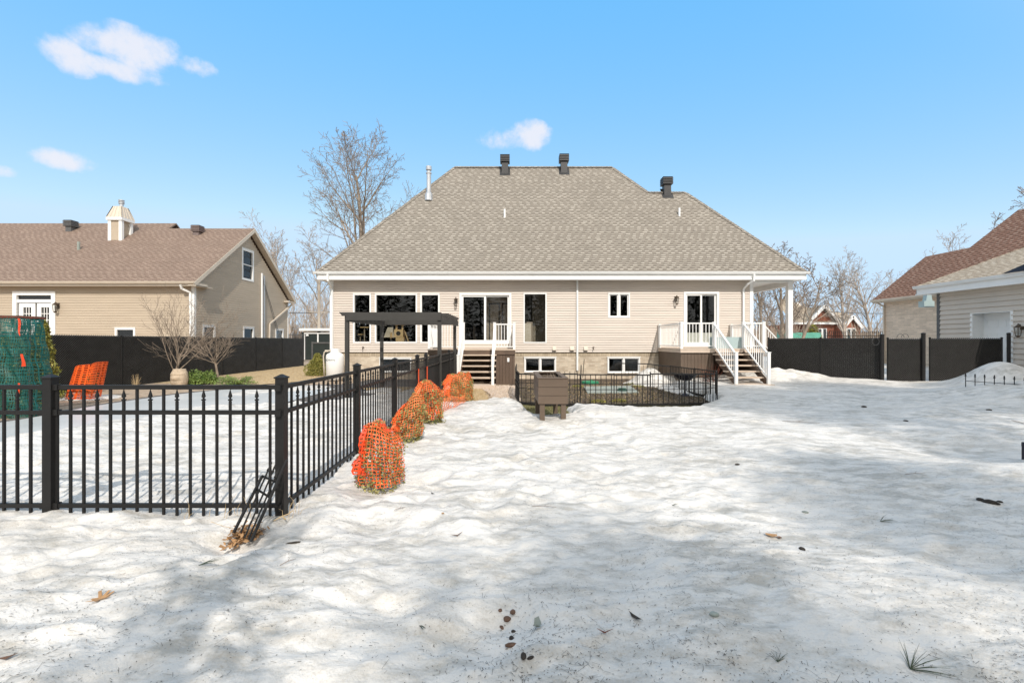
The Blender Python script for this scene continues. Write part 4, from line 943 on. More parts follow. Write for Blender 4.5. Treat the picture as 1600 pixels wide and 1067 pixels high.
# ------------------------------------------------------------ shrubs wrapped in orange netting
def leafs(mb, rn, pts_fn, n, size, flat=.5):
    for _ in range(n):
        c = Vector(pts_fn(rn)); s = size*rn.uniform(.6,1.4); a = rn.uniform(0,6.28); b = rn.uniform(-1.2,1.2)
        u = Vector((math.cos(a)*math.cos(b), math.sin(a)*math.cos(b), math.sin(b)))*s; w = u.orthogonal().normalized(); w.rotate(Matrix.Rotation(rn.uniform(0,6.28), 3, u)); w = w*s*flat
        mb.quad(c-u, c-w, c+u, c+w)
def net_surface(mb, P, nu, nv, hole=.62, th=.0, seed=0, drop=.03, closed=True):
    rn = random.Random(seed)
    V = {}
    def v_(u, v): return P(u/nu, v/nv)
    for i in range(nu):
        for j in range(nv):
            if rn.random() < drop: continue
            c = [v_(i,j), v_(i+1,j), v_(i+1,j+1), v_(i,j+1)]; m_ = (c[0]+c[1]+c[2]+c[3])/4; h = hole*rn.uniform(.88,1.1)
            k = [m_+(q-m_)*h for q in c]
            # horizontal strips are wider than vertical ones, as in stretched safety netting
            for e in range(4): mb.quad(c[e], c[(e+1)%4], k[(e+1)%4], k[e])
def wrapped_bush(x, y, w, h, label, seed, lean=(0,0), mat_net='orange', tops=(.62,.0), cell=.036, m2='orange_deep', green=1.0):
    z0 = sh(x, y)-.03; t = thing('netted_shrub', (x, y, z0), label, 'shrub', 'small shrubs wrapped in orange netting')
    rn = random.Random(seed); top, tilt = tops
    def prof(v):
        return (.88+.14*math.sin(math.pi*min(1, v*1.1))) * (1-(max(0, v-.60)/.40)**2.6*(1-top))
    def P(u, v, k=1.0):
        a = 2*math.pi*u; r = w/2*prof(v)*k
        r *= 1+.13*math.sin(3*a+seed+v*3)+.07*math.sin(7*a+v*9+seed)+.05*math.sin(17*a+v*4)+.20*(float(vnoise(a*2.2+seed*3, v*7, seed))-.5)*2
        dz = .05*h*math.sin(2*a+seed)*v
        return Vector((x+r*math.cos(a)+lean[0]*v*h+.006*math.sin(v*60+a*9), y+r*math.sin(a)+lean[1]*v*h, z0+h*v*(1-.0*k)+dz+tilt*v*h*math.cos(a)))
    mb = MB(); nu = int(math.pi*w/cell); nv = int(h/cell*.95)
    net_surface(mb, lambda u, v: P(u, .16+v*.84), nu, nv, .78, seed=seed); 
    mb.build('netting', M[mat_net], t)
    # gathered top and overlapping fold of the same net
    mb = MB(); net_surface(mb, lambda u, v: P(0,0) and (Vector((x+lean[0]*h, y+lean[1]*h, z0+h*.985))+(P(u,1)-Vector((x+lean[0]*h, y+lean[1]*h, z0+h)))*(1-v)*1.0+Vector((0,0,.02*math.sin(u*40)*v-.01*v))), nu, 4, .5, seed=seed+1)
    net_surface(mb, lambda u, v: P(.42+u*.26, .32+v*.66, 1.10+.07*math.sin(u*22+v*4)), max(6, nu//3), int(nv*.75), .5, seed=seed+2, drop=.06)
    mb.build('net_fold', M[m2], t)
    mb = MB()
    def pt(rn):
        v = rn.random()**.9; u = rn.random(); q = P(u, v, rn.uniform(.70, 1.12) if v < .8 else rn.uniform(.4,.95)); return q
    leafs(mb, rn, pt, int(5200*green*(w*h)/.33), .013 if y < 6 else .017, .55)
    mb.build('foliage', M['leaf_box'], t)
    mb = MB(); 
    for k in range(9):
        a = rn.uniform(0,6.28); mb.tube([(x,y,z0),(x+w*.2*math.cos(a),y+w*.2*math.sin(a),z0+h*.5),(x+lean[0]*h+w*.33*math.cos(a),y+w*.33*math.sin(a),z0+h*.9)], [.008,.006,.002], 4)
    mb.build('stems', M['twig'], t)
    return t
wrapped_bush(-1.34, 4.62, .41, .70, 'orange netted shrub nearest the camera, the largest, beside the metal fence', 11, lean=(-.02,0), tops=(.62,-.05), m2='orange_deep')
wrapped_bush(-1.50, 6.55, .40, .66, 'second orange netted shrub from the camera, leaning to the right beside the fence', 23, lean=(.10,0), mat_net='orange_pale', tops=(.45,.12), m2='orange')
wrapped_bush(-1.40, 7.9, .44, .74, 'third orange netted shrub from the camera with a narrow leaning top', 35, lean=(-.10,0), tops=(.55,0), m2='orange_pale')
wrapped_bush(-1.36, 11.2, .62, .70, 'fourth orange netted shrub with green leaves showing under the net near the stairs', 47, lean=(.04,0), mat_net='orange_pale', tops=(.66,0), cell=.045, m2='orange')
wrapped_bush(-1.30, 12.5, .44, .82, 'farthest orange netted shrub right at the foot of the central stairs', 59, tops=(.7,0), mat_net='orange', cell=.045, m2='orange_pale')
mb = MB(); 
def PP(u, v): return Vector((-1.15+.10*math.sin(v*5)+.3*u, 9.6+1.2*u+.05*math.sin(9*v), sh(-1.2,9.8)+.05+.34*v*(1-.5*u)+.03*math.sin(12*u)))
net_surface(mb, lambda u, v: Vector((-1.62+.55*u, 8.2+2.3*u+.1*math.sin(v*6), .16+.26*v+.05*math.sin(9*u+3*v))), 26, 8, .6, seed=3, drop=.1)
tag(mb.build('loose_netting', M['orange_pale']), 'loose strip of orange netting sagging between the third and fourth wrapped shrubs', 'netting')
# far slanting orange wrap by the black fence
t = thing('netted_shrub', (-11.8, 12.6, 0), 'slanting box shaped orange netted shrub in front of the long black fence', 'shrub', 'small shrubs wrapped in orange netting')
def PB(u, v):
    a = 2*math.pi*u; sq = lambda q: math.copysign(abs(q)**.35, q)
    z = -.02+.98*v+.08*v*math.cos(a); return Vector((-11.98+.33*sq(math.cos(a))*(1-.08*v)+.26*v, 12.7+.24*sq(math.sin(a)), z+.10*(1-v)*math.cos(a)*-1))
mb = MB(); net_surface(mb, PB, 36, 16, .6, seed=9, drop=.02); net_surface(mb, lambda u, v: Vector((-11.72,12.7,.97))+(PB(u,1)-Vector((-11.72,12.7,.97)))*(1-v), 30, 4, .35, seed=10); mb.build('netting', M['orange'], t)
mb = MB(); leafs(mb, random.Random(4), lambda r: PB(r.random(), r.random())*.5+Vector((-11.85,12.7,.45))*.5, 900, .03); mb.build('foliage', M['leaf_box'], t)
# tall green netted hedge at the left edge
hx, hy = -10.6, 9.9
t = thing('netted_hedge', (hx, hy, 0), 'tall cedar hedge wrapped in dark green netting at the left edge with orange ties', 'hedge')
def PH(u, v):
    a = 2*math.pi*u; sq = lambda q: math.copysign(abs(q)**.4, q)
    w = 1.75-.32*v; return Vector((hx-.9+w*.75*sq(math.cos(a))+.02*math.sin(30*v+a*4), hy+.45*sq(math.sin(a))*(1-.2*v)+.03*math.sin(9*a+v*8), 2.15*v))
mb = MB(); net_surface(mb, PH, 118, 52, .70, seed=20, drop=.01); mb.build('netting', M['teal'], t)
mb = MB(); net_surface(mb, lambda u, v: PH(u, v)*1.0+Vector((.012,-.012,0)), 90, 30, .80, seed=22, drop=.12); mb.build('net_second_layer', M['teal'], t)
def ph2(r):
    u, v, k = r.random(), r.random()*.78, r.uniform(.3,.95); p = PH(u, v); c = Vector((hx-.9, hy, p.z)); return c+(p-c)*k
mb = MB(); leafs(mb, random.Random(8), ph2, 7000, .045, .4); mb.build('foliage', M['leaf_cedar'], t)
mb = MB(); 
for k in range(7): px_ = hx-1.9+k*.33; mb.tube([(px_,hy,0),(px_+.05,hy,2.1)], [.02,.01], 5)
mb.build('stems', M['twig'], t)
mb = MB(); q = [PH(u/60, .985) for u in range(61)]; mb.tube(q, .026, 5); mb.build('top_rope', M['rust'], t)
for k, (u, v0_, v1_) in enumerate(((.94,.80,.97),(.90,.22,.34),(.93,.5,.62))):
    mb = MB(); net_surface(mb, lambda a, b: PH(u+.02*a, v0_+(v1_-v0_)*b)+Vector((.03,-.05,0)), 3, 6, .25, seed=k, drop=0); mb.build('orange_tie', M['orange_deep'], t)

# ------------------------------------------------------------ raised planter
pl = thing('raised_planter', (.55, 8.6, 0), 'raised brown plank planter on four legs standing on mossy ground', 'planter')
x0, x1, y0_, y1_ = .466, 1.02, 8.1, 9.75; zb, zt_ = .48, .925
def Pz(py, Y): return Z_(py, Y)
x0, x1 = X_(841, 8.1), X_(887.5, 8.1); zt_ = Z_(592, 8.1); zb = Z_(631.5, 8.1); zg = .03
for k in range(3):
    a = zb+(zt_-zb-.0)*k/3+.003; b = zb+(zt_-zb)*(k+1)/3-.003
    mb = MB(); mb.box(x0,x1,y0_,y0_+.03,a,b); mb.box(x0,x1,y1_-.03,y1_,a,b); mb.box(x0,x0+.03,y0_+.031,y1_-.031,a,b); mb.box(x1-.03,x1,y0_+.031,y1_-.031,a,b); mb.build('plank_course', M['brown_plank'], pl, bevel=.004)
mb = MB(); mb.box(x0-.012,x1+.012,y0_-.012,y0_+.10,zt_,zt_+.022); mb.box(x0-.012,x1+.012,y1_-.10,y1_+.012,zt_,zt_+.022); mb.box(x0-.012,x0+.085,y0_+.1,y1_-.1,zt_,zt_+.022); mb.box(x1-.085,x1+.012,y0_+.1,y1_-.1,zt_,zt_+.022); mb.build('top_board', M['brown_plank'], pl, bevel=.004)
mb = MB(); mb.box(x0+.031,x1-.031,y0_+.031,y1_-.031,zb+.02,zt_-.05); rn = random.Random(6)
for k in range(240): ico(mb, rn.uniform(x0+.1,x1-.1), rn.uniform(y0_+.12,y1_-.12), zt_-.05, rn.uniform(.015,.035), .6, k)
mb.build('planter_soil', M['soil'], pl)
for k in range(12): mb = MB(); x = rn.uniform(x0+.1,x1-.1); y = rn.uniform(y0_+.2,y1_-.2); mb.tube([(x,y,zt_-.06),(x+rn.uniform(-.08,.08),y,zt_+rn.uniform(.02,.12))], [.004,.001], 3); mb.build('dead_stem', M['twig'], pl)
for x in (x0+.03, x1-.12):
    for y in (y0_+.03, y1_-.12): mb = MB(); mb.box(x,x+.09,y,y+.09,zg-.1,zb+.02); mb.build('leg', M['brown_plank'], pl, bevel=.004)

# ------------------------------------------------------------ low garden fence
gf = thing('garden_fence', (2.8, 11.4, 0), 'low black wire garden fence enclosing the thawed bed in front of the beige house', 'fence')
pts = [(.15,15.0),(.10,13.2),(.18,11.55),(.75,11.2),(1.6,11.15),(2.5,11.15),(3.4,11.2),(4.2,11.25),(4.85,11.4),(5.3,11.75),(5.52,12.3),(5.45,13.6),(5.35,15.4)]
npk = 0; pk0 = {}
for i, (a, b) in enumerate(zip(pts[:-1], pts[1:])):
    za = .80-.012*(i%3); A_ = Vector(a+(0,)); B_ = Vector(b+(0,)); L_ = (B_-A_).length
    mb = MB()
    for z in (za, .56, .42, .07): mb.bar(A_+Vector((0,0,z)), B_+Vector((0,0,z)), .015 if z < za else .022, .015 if z < za else .032)
    mb.bar(A_+Vector((0,0,-.1)), A_+Vector((0,0,za+.05)), .018, .018)
    n = max(2, int(L_/.118)); 
    for k in range(n):
        p = A_.lerp(B_, (k+.5)/n); mb.bar((p.x,p.y,.03),(p.x,p.y,za+ (.035 if i in (3,) else 0)), .015, .015)
        if i in (3, 0): spear(mb, p.x, p.y, za+.03, .55)
    mb.bar(A_+Vector((0,0,.035)), B_+Vector((0,0,.035)), .03, .05)
    mb.build('fence_panel', BM, gf)
mb = MB(); mb.tube([(5.35,15.4,.75),(4.6,15.7,.83),(3.9,16.2,.82)], .018, 5)
for k in range(14): p = Vector((5.35,15.4,0)).lerp(Vector((3.9,16.2,0)), k/13); mb.bar((p.x,p.y,.05),(p.x,p.y,.78), .01,.01)
mb.build('fence_panel', BM, gf)
for (px, py0, py1, Y, lab) in ((907,570,631,11.3,'thin black stake standing in the low garden fence'),(911,561,590,15,'thin leaning black rod behind the low garden fence')):
    p = WP(px-.5, py1, Y); q = WP(px+(1 if Y < 12 else 1.8), py0, Y); mb = MB(); mb.bar(p, q, .022 if Y < 12 else .018, .022); tag(mb.build('garden_stake', BM), lab, 'stake')
x, y = W0(922, 599); mb = MB(); mb.lathe(x, y, [(.33,-.02),(.33,.07),(.31,.085),(.06,.11)], 28); mb.lathe(x+.05, y, [(.05,.09),(.05,.13)], 8); tag(mb.build('round_lid', M['green_lid']), 'bright green round plastic lid in the thawed garden bed', 'lid')
mb = MB(); mb.prism([W0(918,615)+(0,),W0(998,614)+(0,),W0(985,604)+(0,),W0(912,605)+(0,)], (0,0,.035)); tag(mb.build('flat_pad', M['pad']), 'flat grey-green slab in the garden bed under the dark green cap', 'slab')
x, y = W0(972, 609.5, .05); mb = MB(); mb.lathe(x, y, [(.17,.036),(.17,.06),(.15,.085),(.12,.09),(.12,.115),(.03,.12)], 8); tag(mb.build('square_cap', M['green_lid_dark']), 'small dark green cap standing on the grey-green slab', 'cap')
x, y = X_(1070, 13.4), 13.4
bb = thing('bird_bath', (x, y, 0), 'black bowl on a thin pedestal inside the low garden fence', 'bird bath')
mb = MB(); mb.lathe(x, y, [(.04,.44),(.18,.48),(.30,.58),(.34,.64),(.32,.64),(.2,.56),(.05,.53)], 20); mb.build('bowl', M['black_sheet'], bb)
mb = MB(); mb.lathe(x, y, [(.14,-.02),(.12,.03),(.03,.08),(.025,.44)], 12); mb.build('pedestal', M['black_sheet'], bb)
# low plants in the bed
def tuft(name, x, y, r, h, n, m, label, cat, size=.03, grp=None, seed=1, z=0, flat=.35):
    mb = MB(); rn = random.Random(seed)
    def f(rn):
        a = rn.uniform(0,6.28); q = rn.random()**.5*r; return (x+q*math.cos(a), y+q*math.sin(a)*.8, z+rn.random()*h*(1-.7*(q/r)**2))
    leafs(mb, rn, f, n, size, flat); return tag(mb.build(name, m), label, cat, grp)
for i, (px, py, lab) in enumerate(((903,604,'yellow-green sprouts left of the grey-green slab'),(985,601,'yellow-green sprouts above the grey-green slab'),(997,604,'yellow-green sprouts right of the grey-green slab'),(935,628,'yellow-green sprouts near the front wires below the slab, left pair member'),(967,627,'yellow-green sprouts near the front wires below the dark green cap'),(1085,609,'dull green leafy clump at the right end of the garden bed'))):
    x, y = W0(px, py); tuft('sprouting_plant', x, y, .22, .08, 220, M['leaf_juniper' if i == 5 else 'leaf_cedar'], lab, 'plant', .022, 'sprouting plants in the thawed bed', i)
x, y = X_(1110,16.2), 16.2
mb = MB(); rn = random.Random(12)
for k in range(40):
    a = rn.uniform(0,6.28); e = rn.uniform(.1,1.2); L_ = rn.uniform(.4,.9); mb.tube([(x+.1*math.cos(a),y+.1*math.sin(a),0),(x+.35*math.cos(a)*e,y+.25*math.sin(a)*e,L_*.6),(x+.55*math.cos(a)*e,y+.3*math.sin(a),L_)], [.007,.005,.002], 3)
tag(mb.build('dry_shrub', M['rust']), 'small leafless reddish shrub in front of the right deck skirt', 'shrub')

# ------------------------------------------------------------ black chain link fences with slats
def chainlink(a, b, z_top, label, bays, group, z0=0.0, cap=True, slatw=.062, knuckle=True, twist=True):
    a = Vector((a[0],a[1],0)); b = Vector((b[0],b[1],0)); d = (b-a); L_ = d.length; d /= L_; nrm = Vector((-d.y, d.x, 0))
    if nrm.dot(Vector((0,0,0))-a) < 0: nrm = -nrm          # towards the camera
    t = thing('chain_link_fence', (a+b)/2, label, 'fence', group)
    bl = L_/bays
    # one bay of slats and wire, then copies
    n = int(bl/slatw); mb = MB(); w = bl/n
    for k in range(n):
        p = a+d*(w*k+.0004); q = a+d*(w*(k+1)-.0004); mb.prism([tuple(p-nrm*.006)[:2]+(z0,), tuple(q-nrm*.006)[:2]+(z0,), tuple(q+nrm*.0)[:2]+(z0,), tuple(p+nrm*.0)[:2]+(z0,)], (0,0,z_top-z0-.05))
    s0 = mb.build('slat_panel', M['black_slat'], t)
    mb = MB(); H = z_top-z0; pit = .075; off = nrm*.012
    def clipline(x0, sg):
        # line from (x0,z0) going up with slope sg
        xe = x0+sg*H; A_, B_ = (x0, 0), (xe, H)
        pts_ = []
        for (xa, za), (xb, zb_) in [(A_, B_)]:
            t0, t1 = 0.0, 1.0
            for lo, hi in [(0, bl)]:
                dx = xb-xa
                ta, tb = (lo-xa)/dx, (hi-xa)/dx
                if ta > tb: ta, tb = tb, ta
                t0 = max(t0, ta); t1 = min(t1, tb)
            if t1-t0 > .01: pts_ = [(xa+dx*t0, za+(zb_-za)*t0), (xa+dx*t1, za+(zb_-za)*t1)]
        return pts_
    k = -int(H/pit)-1
    while k*pit < bl+H:
        for sg in (1, -1):
            c = clipline(k*pit, sg)
            if c:
                o_ = off if sg > 0 else off*.4; mb.bar(a+d*c[0][0]+o_+Vector((0,0,z0+c[0][1])), a+d*c[1][0]+o_+Vector((0,0,z0+c[1][1])), .012 if sg > 0 else .004, .010 if sg > 0 else .004)
        k += 1
    if knuckle:
        x = 0
        while x < bl: mb.bar(a+d*x+off+Vector((0,0,z_top-.01)), a+d*(x+pit*.25)+off+Vector((0,0,z_top+.022)), .006,.006); mb.bar(a+d*(x+pit*.5)+off+Vector((0,0,z_top-.01)), a+d*(x+pit*.25)+off+Vector((0,0,z_top+.022)), .006,.006); x += pit
    w0 = mb.build('wire_mesh', M['black_wire'], t)
    for i in range(1, bays):
        child_copy(s0, t, d*(bl*i)); child_copy(w0, t, d*(bl*i))
    for i in range(bays+1):
        p = a+d*(bl*i); mb = MB(); mb.lathe(p.x, p.y, [(.032,-.1),(.032,z_top+.0)], 10); mb.lathe(p.x, p.y, [(.04,z_top),(.038,z_top+.03),(.01,z_top+.05)], 10); mb.build('post', BM, t)
    mb = MB(); mb.tube([a+Vector((0,0,z_top-.03))-nrm*.02, b+Vector((0,0,z_top-.03))-nrm*.02], .021, 8); mb.build('top_rail', BM, t)
    return t
GRP = 'black slatted chain link fences round the yards'
chainlink((-13.8,2), (-13.85,30.2), 1.80, 'long black slatted chain link fence along the left neighbour', 10, GRP, z0=.0)
chainlink((10.65,18.9), (13.4,16.55), 1.73, 'black slatted chain link fence between the right deck and the gate', 2, GRP, z0=.03)
chainlink((13.62,16.5), (14.85,16.5), 1.70, 'narrow black slatted chain link gate with white gaps beside its posts', 1, GRP, z0=.08)['category'] = 'gate'
chainlink((15.15,16.5), (17.75,16.5), 1.71, 'black slatted chain link fence panel in front of the white garage door', 1, GRP, z0=.05)
for (px, w, zt2, lab) in ((1378,.13,1.82,'thick black gate post on the hinge side left of the narrow gate'),(1442.5,.13,1.87,'thick black gate post between the narrow gate and the last panel'),(1576,.11,1.87,'thick black end post at the right end of the slatted fence')):
    x = X_(px, 16.45); mb = MB(); mb.lathe(x, 16.45, [(w/2,-.2),(w/2,zt2)], 14); mb.lathe(x, 16.45, [(w/2+.01,zt2),(w/2+.008,zt2+.03),(.02,zt2+.05)], 14)
    tag(mb.build('gate_post', BM), lab, 'post', 'thick round black gate posts')
# thin woven end strips
for (px, w, zhi, lab) in ((1371.5,.04,1.25,'bare pale mesh gap left of the first gate post'),(1381.8,.10,1.25,'bare pale mesh gap right of the first gate post'),(1436.8,.07,1.25,'bare pale mesh gap left of the middle gate post'),(1448.2,.09,1.25,'bare pale mesh gap right of the middle gate post')):
    pass
# curved wire on the gate
mb = MB()
for k in range(3):
    cx = X_(1368+0, 16.3) if k == 0 else X_(1400+7*k, 16.3); r = .13; z = 1.60 if k == 0 else 1.74
    mb.tube([(cx+r*math.cos(a_*math.pi/8), 16.3, z+r*math.sin(a_*math.pi/8)) for a_ in (range(17) if k == 0 else range(9))], .008, 5)
tag(mb.build('coiled_wire', M['wire']), 'coiled black wire hanging on the gate post and along the gate top', 'wire')
# low decorative fence on the snow bank, right edge
df = thing('snow_bank_fence', (12.4, 11.6, .4), 'low black spear topped border fence stuck in the snow bank at the right edge', 'fence')
p0 = Vector((12.06,12.1,0)); p1 = Vector((13.9,10.95,0)); d_ = (p1-p0)
for k in range(13):
    p = p0+d_*(k/12); zt2 = Z_(585+ (k*1.0), p.y); mb = MB(); mb.bar((p.x,p.y,zt2-.5),(p.x,p.y,zt2-.03), .013,.013); mb.lathe(p.x, p.y, [(.006,zt2-.06),(.022,zt2-.05),(.022,zt2-.035),(.008,zt2-.03),(.02,zt2-.01),(.002,zt2+.04)], 4); mb.build('picket', BM, df)
mb = MB(); mb.bar((p0.x,p0.y,Z_(585,p0.y)-.17),(p1.x,p1.y,Z_(597,p1.y)-.17), .014,.014); mb.bar((p0.x,p0.y,Z_(585,p0.y)-.4),(p1.x,p1.y,Z_(597,p1.y)-.4), .014,.014); mb.build('rail', BM, df)
x, y = X_(1600.5, 6.0), 6.0; mb = MB(); mb.box(x-.005,x+.05,y-.03,y+.03,-.1,Z_(691,y)); mb.lathe(x+.0, y, [(.03,Z_(697,y)),(.03,Z_(692,y))], 8); tag(mb.build('marker_post', M['black_sheet']), 'dark stake cut off by the right edge of the photo', 'stake')

# ------------------------------------------------------------ left neighbour: tan house
nh = thing('neighbour_house', (-21, 22.9, 0), 'tan neighbouring house with a brown shingle roof and a gable end on the left', 'house')
NX, NY0, NY1 = -16.0, 22.9, 32.5; NZ = 4.48; NP = .745; ney = 22.45; nfr = Fr((0,NY0,0),(1,0,0),(0,-1,0)); nZ0 = 4.56
zn = lambda py: Z_(py, NY0); xn = lambda px: X_(px, NY0)
nops = [(xn(25),xn(84),zn(540),zn(459)),(xn(180),xn(212),zn(540),zn(512))]
mb = MB(); lap_wall(mb, (0,NY0,0),(1,0,0),(0,-1,0), lambda z: (-34, NX-.12), -.1, NZ-.1, nops, course=.13, proud=.018); mb.build('wall', M['siding_tan'], nh)
gfr = Fr((NX,0,0),(0,1,0),(1,0,0)); RDY = 27.7; RDZ = nZ0+(RDY-ney)*NP
def gx(z):
    if z < NZ-.15: return (NY0+.1, NY1-.1)
    k = (z-NZ+.15)/NP; return (NY0+.1+max(0,k-.25), NY1-.1-max(0,k-.25))
def gy(px, X=NX): return X*F/(px-800)
gops = [(gy(377.5),gy(396),Z_(438,27.3),Z_(389,27.3)), (gy(316),gy(336),1.2,Z_(508,23.8)), (gy(379.5),gy(396.5),1.2,Z_(511,27.5)), (gy(430),gy(442.5),1.2,Z_(514,31.3))]
gops = [(min(a,b),max(a,b),c,d) for a,b,c,d in gops]
mb = MB(); lap_wall(mb, (NX,0,0),(0,1,0),(1,0,0), gx, -.1, RDZ-.25, gops, course=.13, proud=.018); mb.build('gable_wall', M['siding_tan'], nh)
for b_ in ((NX-.12,NX+.03,NY0-.03,NY0+.12,-.1,NZ-.05),(NX-.1,NX+.03,NY1-.1,NY1+.02,-.1,NZ-.1)): mb = MB(); mb.box(*b_); mb.build('corner_trim', M['white'], nh)
mb = MB(); RB = 2*RDY-ney
z8 = nZ0; over = .35
R2X = -20.9; R2Y = 28.35; R2Z = nZ0+(R2Y-ney)*NP
def nf(x0, x1, ry, rz):
    mb.quad((x0,ney,z8),(x1,ney,z8),(x1,ry,rz),(x0,ry,rz)); mb.quad((x1,2*ry-ney,z8),(x0,2*ry-ney,z8),(x0,ry,rz),(x1,ry,rz))
    mb.quad((x1,ney,z8-.1),(x1,ry,rz-.1),(x1,ry,rz),(x1,ney,z8)); mb.quad((x1,ry,rz-.1),(x1,2*ry-ney,z8-.1),(x1,2*ry-ney,z8),(x1,ry,rz))
nf(R2X, NX+over, RDY, RDZ); nf(-34, R2X, R2Y, R2Z); mb.build('roof', M['roof_red'], nh, uv=True)
mb = MB()
for sgn in (0, 1):
    A_ = (ney, z8) if sgn == 0 else (2*RDY-ney, z8); B_ = (RDY, RDZ)
    mb.prism([(NX+over-.03,A_[0],A_[1]-.25),(NX+over-.03,B_[0],B_[1]-.24),(NX+over-.03,B_[0],B_[1]-.01),(NX+over-.03,A_[0],A_[1]-.01)], (.05,0,0))
mb.build('rake_board', M['cream'], nh)
mb = MB()
for sgn in (0, 1):
    A_ = (ney, z8) if sgn == 0 else (2*RDY-ney, z8); B_ = (RDY, RDZ)
    mb.quad((NX,A_[0],A_[1]-.2),(NX+over-.04,A_[0],A_[1]-.2),(NX+over-.04,B_[0],B_[1]-.2),(NX,B_[0],B_[1]-.2))
mb.box(-34,NX+over,ney+.02,NY0+.05,NZ-.12,NZ-.10); mb.build('soffit', M['cream'], nh)
mb = MB(); gutter(mb, -34, NX+over+.02, ney+.02, z8+.0); mb.box(-34,NX+over,ney+.02,ney+.04,NZ-.14,z8-.02); mb.build('gutter', M['cream'], nh)
mb = MB(); mb.quad((NX+over+.0,ney-.1,NZ-.12),(NX+over+.0,NY0+.5,NZ-.12),(NX+over+.0,NY0+.5,NZ+.03),(NX+over,ney-.1,NZ+.03)); mb.box(NX,NX+over,ney,NY0+.9,NZ-.13,NZ-.09); mb.box(NX,NX+over,NY1-.6,NY1+.55,NZ-.13,NZ-.05); mb.build('eave_return', M['cream'], nh)
def spout2(pts, m=None, w=.09):
    mb = MB()
    for a, b in zip(pts[:-1], pts[1:]): mb.bar(a, b, w, w)
    return mb.build('downspout', m or M['white'], nh)
spout2([(NX-.35,ney,4.4),(NX-.35,ney+.1,4.2),(NX-.12,NY0-.08,4.05),(NX-.08,NY0-.08,-.1)])
yy_ = gy(407.5); spout2([(NX+.08,yy_,-.1),(NX+.08,yy_,Z_(427,yy_))]); spout2([(NX+.08,yy_+.25,-.1),(NX+.08,yy_+.25,Z_(430,yy_))], M['steel'], .07)
spout2([(NX+.2,gy(452),Z_(476,32.6)),(NX+.08,gy(446),Z_(483,32)),(NX+.08,gy(420),Z_(506,gy(420))),(NX+.08,gy(418),-.1)], M['cream'])
mb = MB()
for k, (p, q) in enumerate((((NX+.1,yy_,Z_(432,yy_)),(NX+.06,gy(437),1.8)),((NX+.1,yy_,Z_(436,yy_)),(NX+.06,gy(434),1.9)))): mb.tube([p, ((p[0]+q[0])/2,(p[1]+q[1])/2,(p[2]+q[2])/2+.05), q], .015, 4)
mb.build('service_cable', M['wire'], nh)
window(gfr, nh, *gops[0], fw=.12, hmull=((gops[0][2]+gops[0][3])/2,), glass=M['glass_blue'])
for o_ in gops[1:]: window(gfr, nh, *o_, fw=.10, glass=M['glass_blue'])
window(nfr, nh, *nops[1], fw=.10, glass=M['glass_blue'])
o_ = nops[0]; mb = MB(); nfr.ring(mb, o_[0]-.12, o_[1]+.12, o_[2], o_[3]+.12, .2, -.08, .06); nfr.box(mb, o_[0]+.05, o_[1]-.05, -.06, .03, zn(473), zn(468)); d_ = mb.build('patio_door', M['white'], nh)
mb = MB(); nfr.box(mb, o_[0]+.1, o_[1]-.1, -.05, -.04, zn(467), zn(460)); mb.build('transom_pane', M['glass_blue'], d_)
for (pa, pb) in ((30,55),(58,83)):
    mb = MB(); nfr.ring(mb, xn(pa), xn(pb), o_[2], zn(474), .2, -.07, .0); a, b = xn(pa)+.2, xn(pb)-.2
    for k in (1, 2): q = a+(b-a)*k/3; nfr.box(mb, q-.015, q+.015, -.05, -.02, o_[2]+.2, zn(474)-.2)
    z = zn(474)-.2
    while z > o_[2]+.4: z -= .32; nfr.box(mb, a, b, -.049, -.021, z-.015, z+.015)
    l_ = mb.build('door_leaf', M['white'], d_); mb = MB(); nfr.box(mb, a, b, -.065, -.058, o_[2]+.2, zn(474)-.2); mb.build('pane', M['glass_blue'], d_)
mb = MB(); mb.box(-33,-16.2,NY0+1.5,NY0+1.55,0,4.4); mb.box(-16.9,-16.85,NY0+1.0,NY1-.2,0,4.3); mb.box(-16.6,-16.55,25.8,29.4,4.3,6.7); mb.build('inner_wall', M['room_dark'], nh)
wall_lamp(nfr, nh, xn(91.5), zn(478), 1.5)
mb = MB()
for px in range(84, 118, 4): mb.box(xn(px)-.03,xn(px)+.03,NY0-1.5,NY0-1.46,1.2,Z_(514,NY0-1.5))
mb.box(xn(83),xn(117),NY0-1.52,NY0-1.44,Z_(514.5,NY0-1.5),Z_(512.5,NY0-1.5)); mb.build('porch_railing', M['white'], nh)
def nroof(x, y): return nZ0+(y-ney)*NP
def ny(px, py): return (nZ0-CAMZ-ney*NP)/(((533.5-py)/F)-NP)
for (px, pb, pt, m) in ((111,361,354,'mid_vent'),(309,369,362,'taupe_vent')):
    y = min(ny(px, pb)+.25, RDY-.2); box_vent(nh, X_(px, y), y, Z_(pb, y), Z_(pt, y), .34, M[m], .52)
y = ny(123, 390); mb = MB(); mb.lathe(X_(123,y), y, [(.07,nroof(0,y)-.1),(.07,Z_(378,y))], 8); mb.build('vent_pipe', M['pad'], nh)
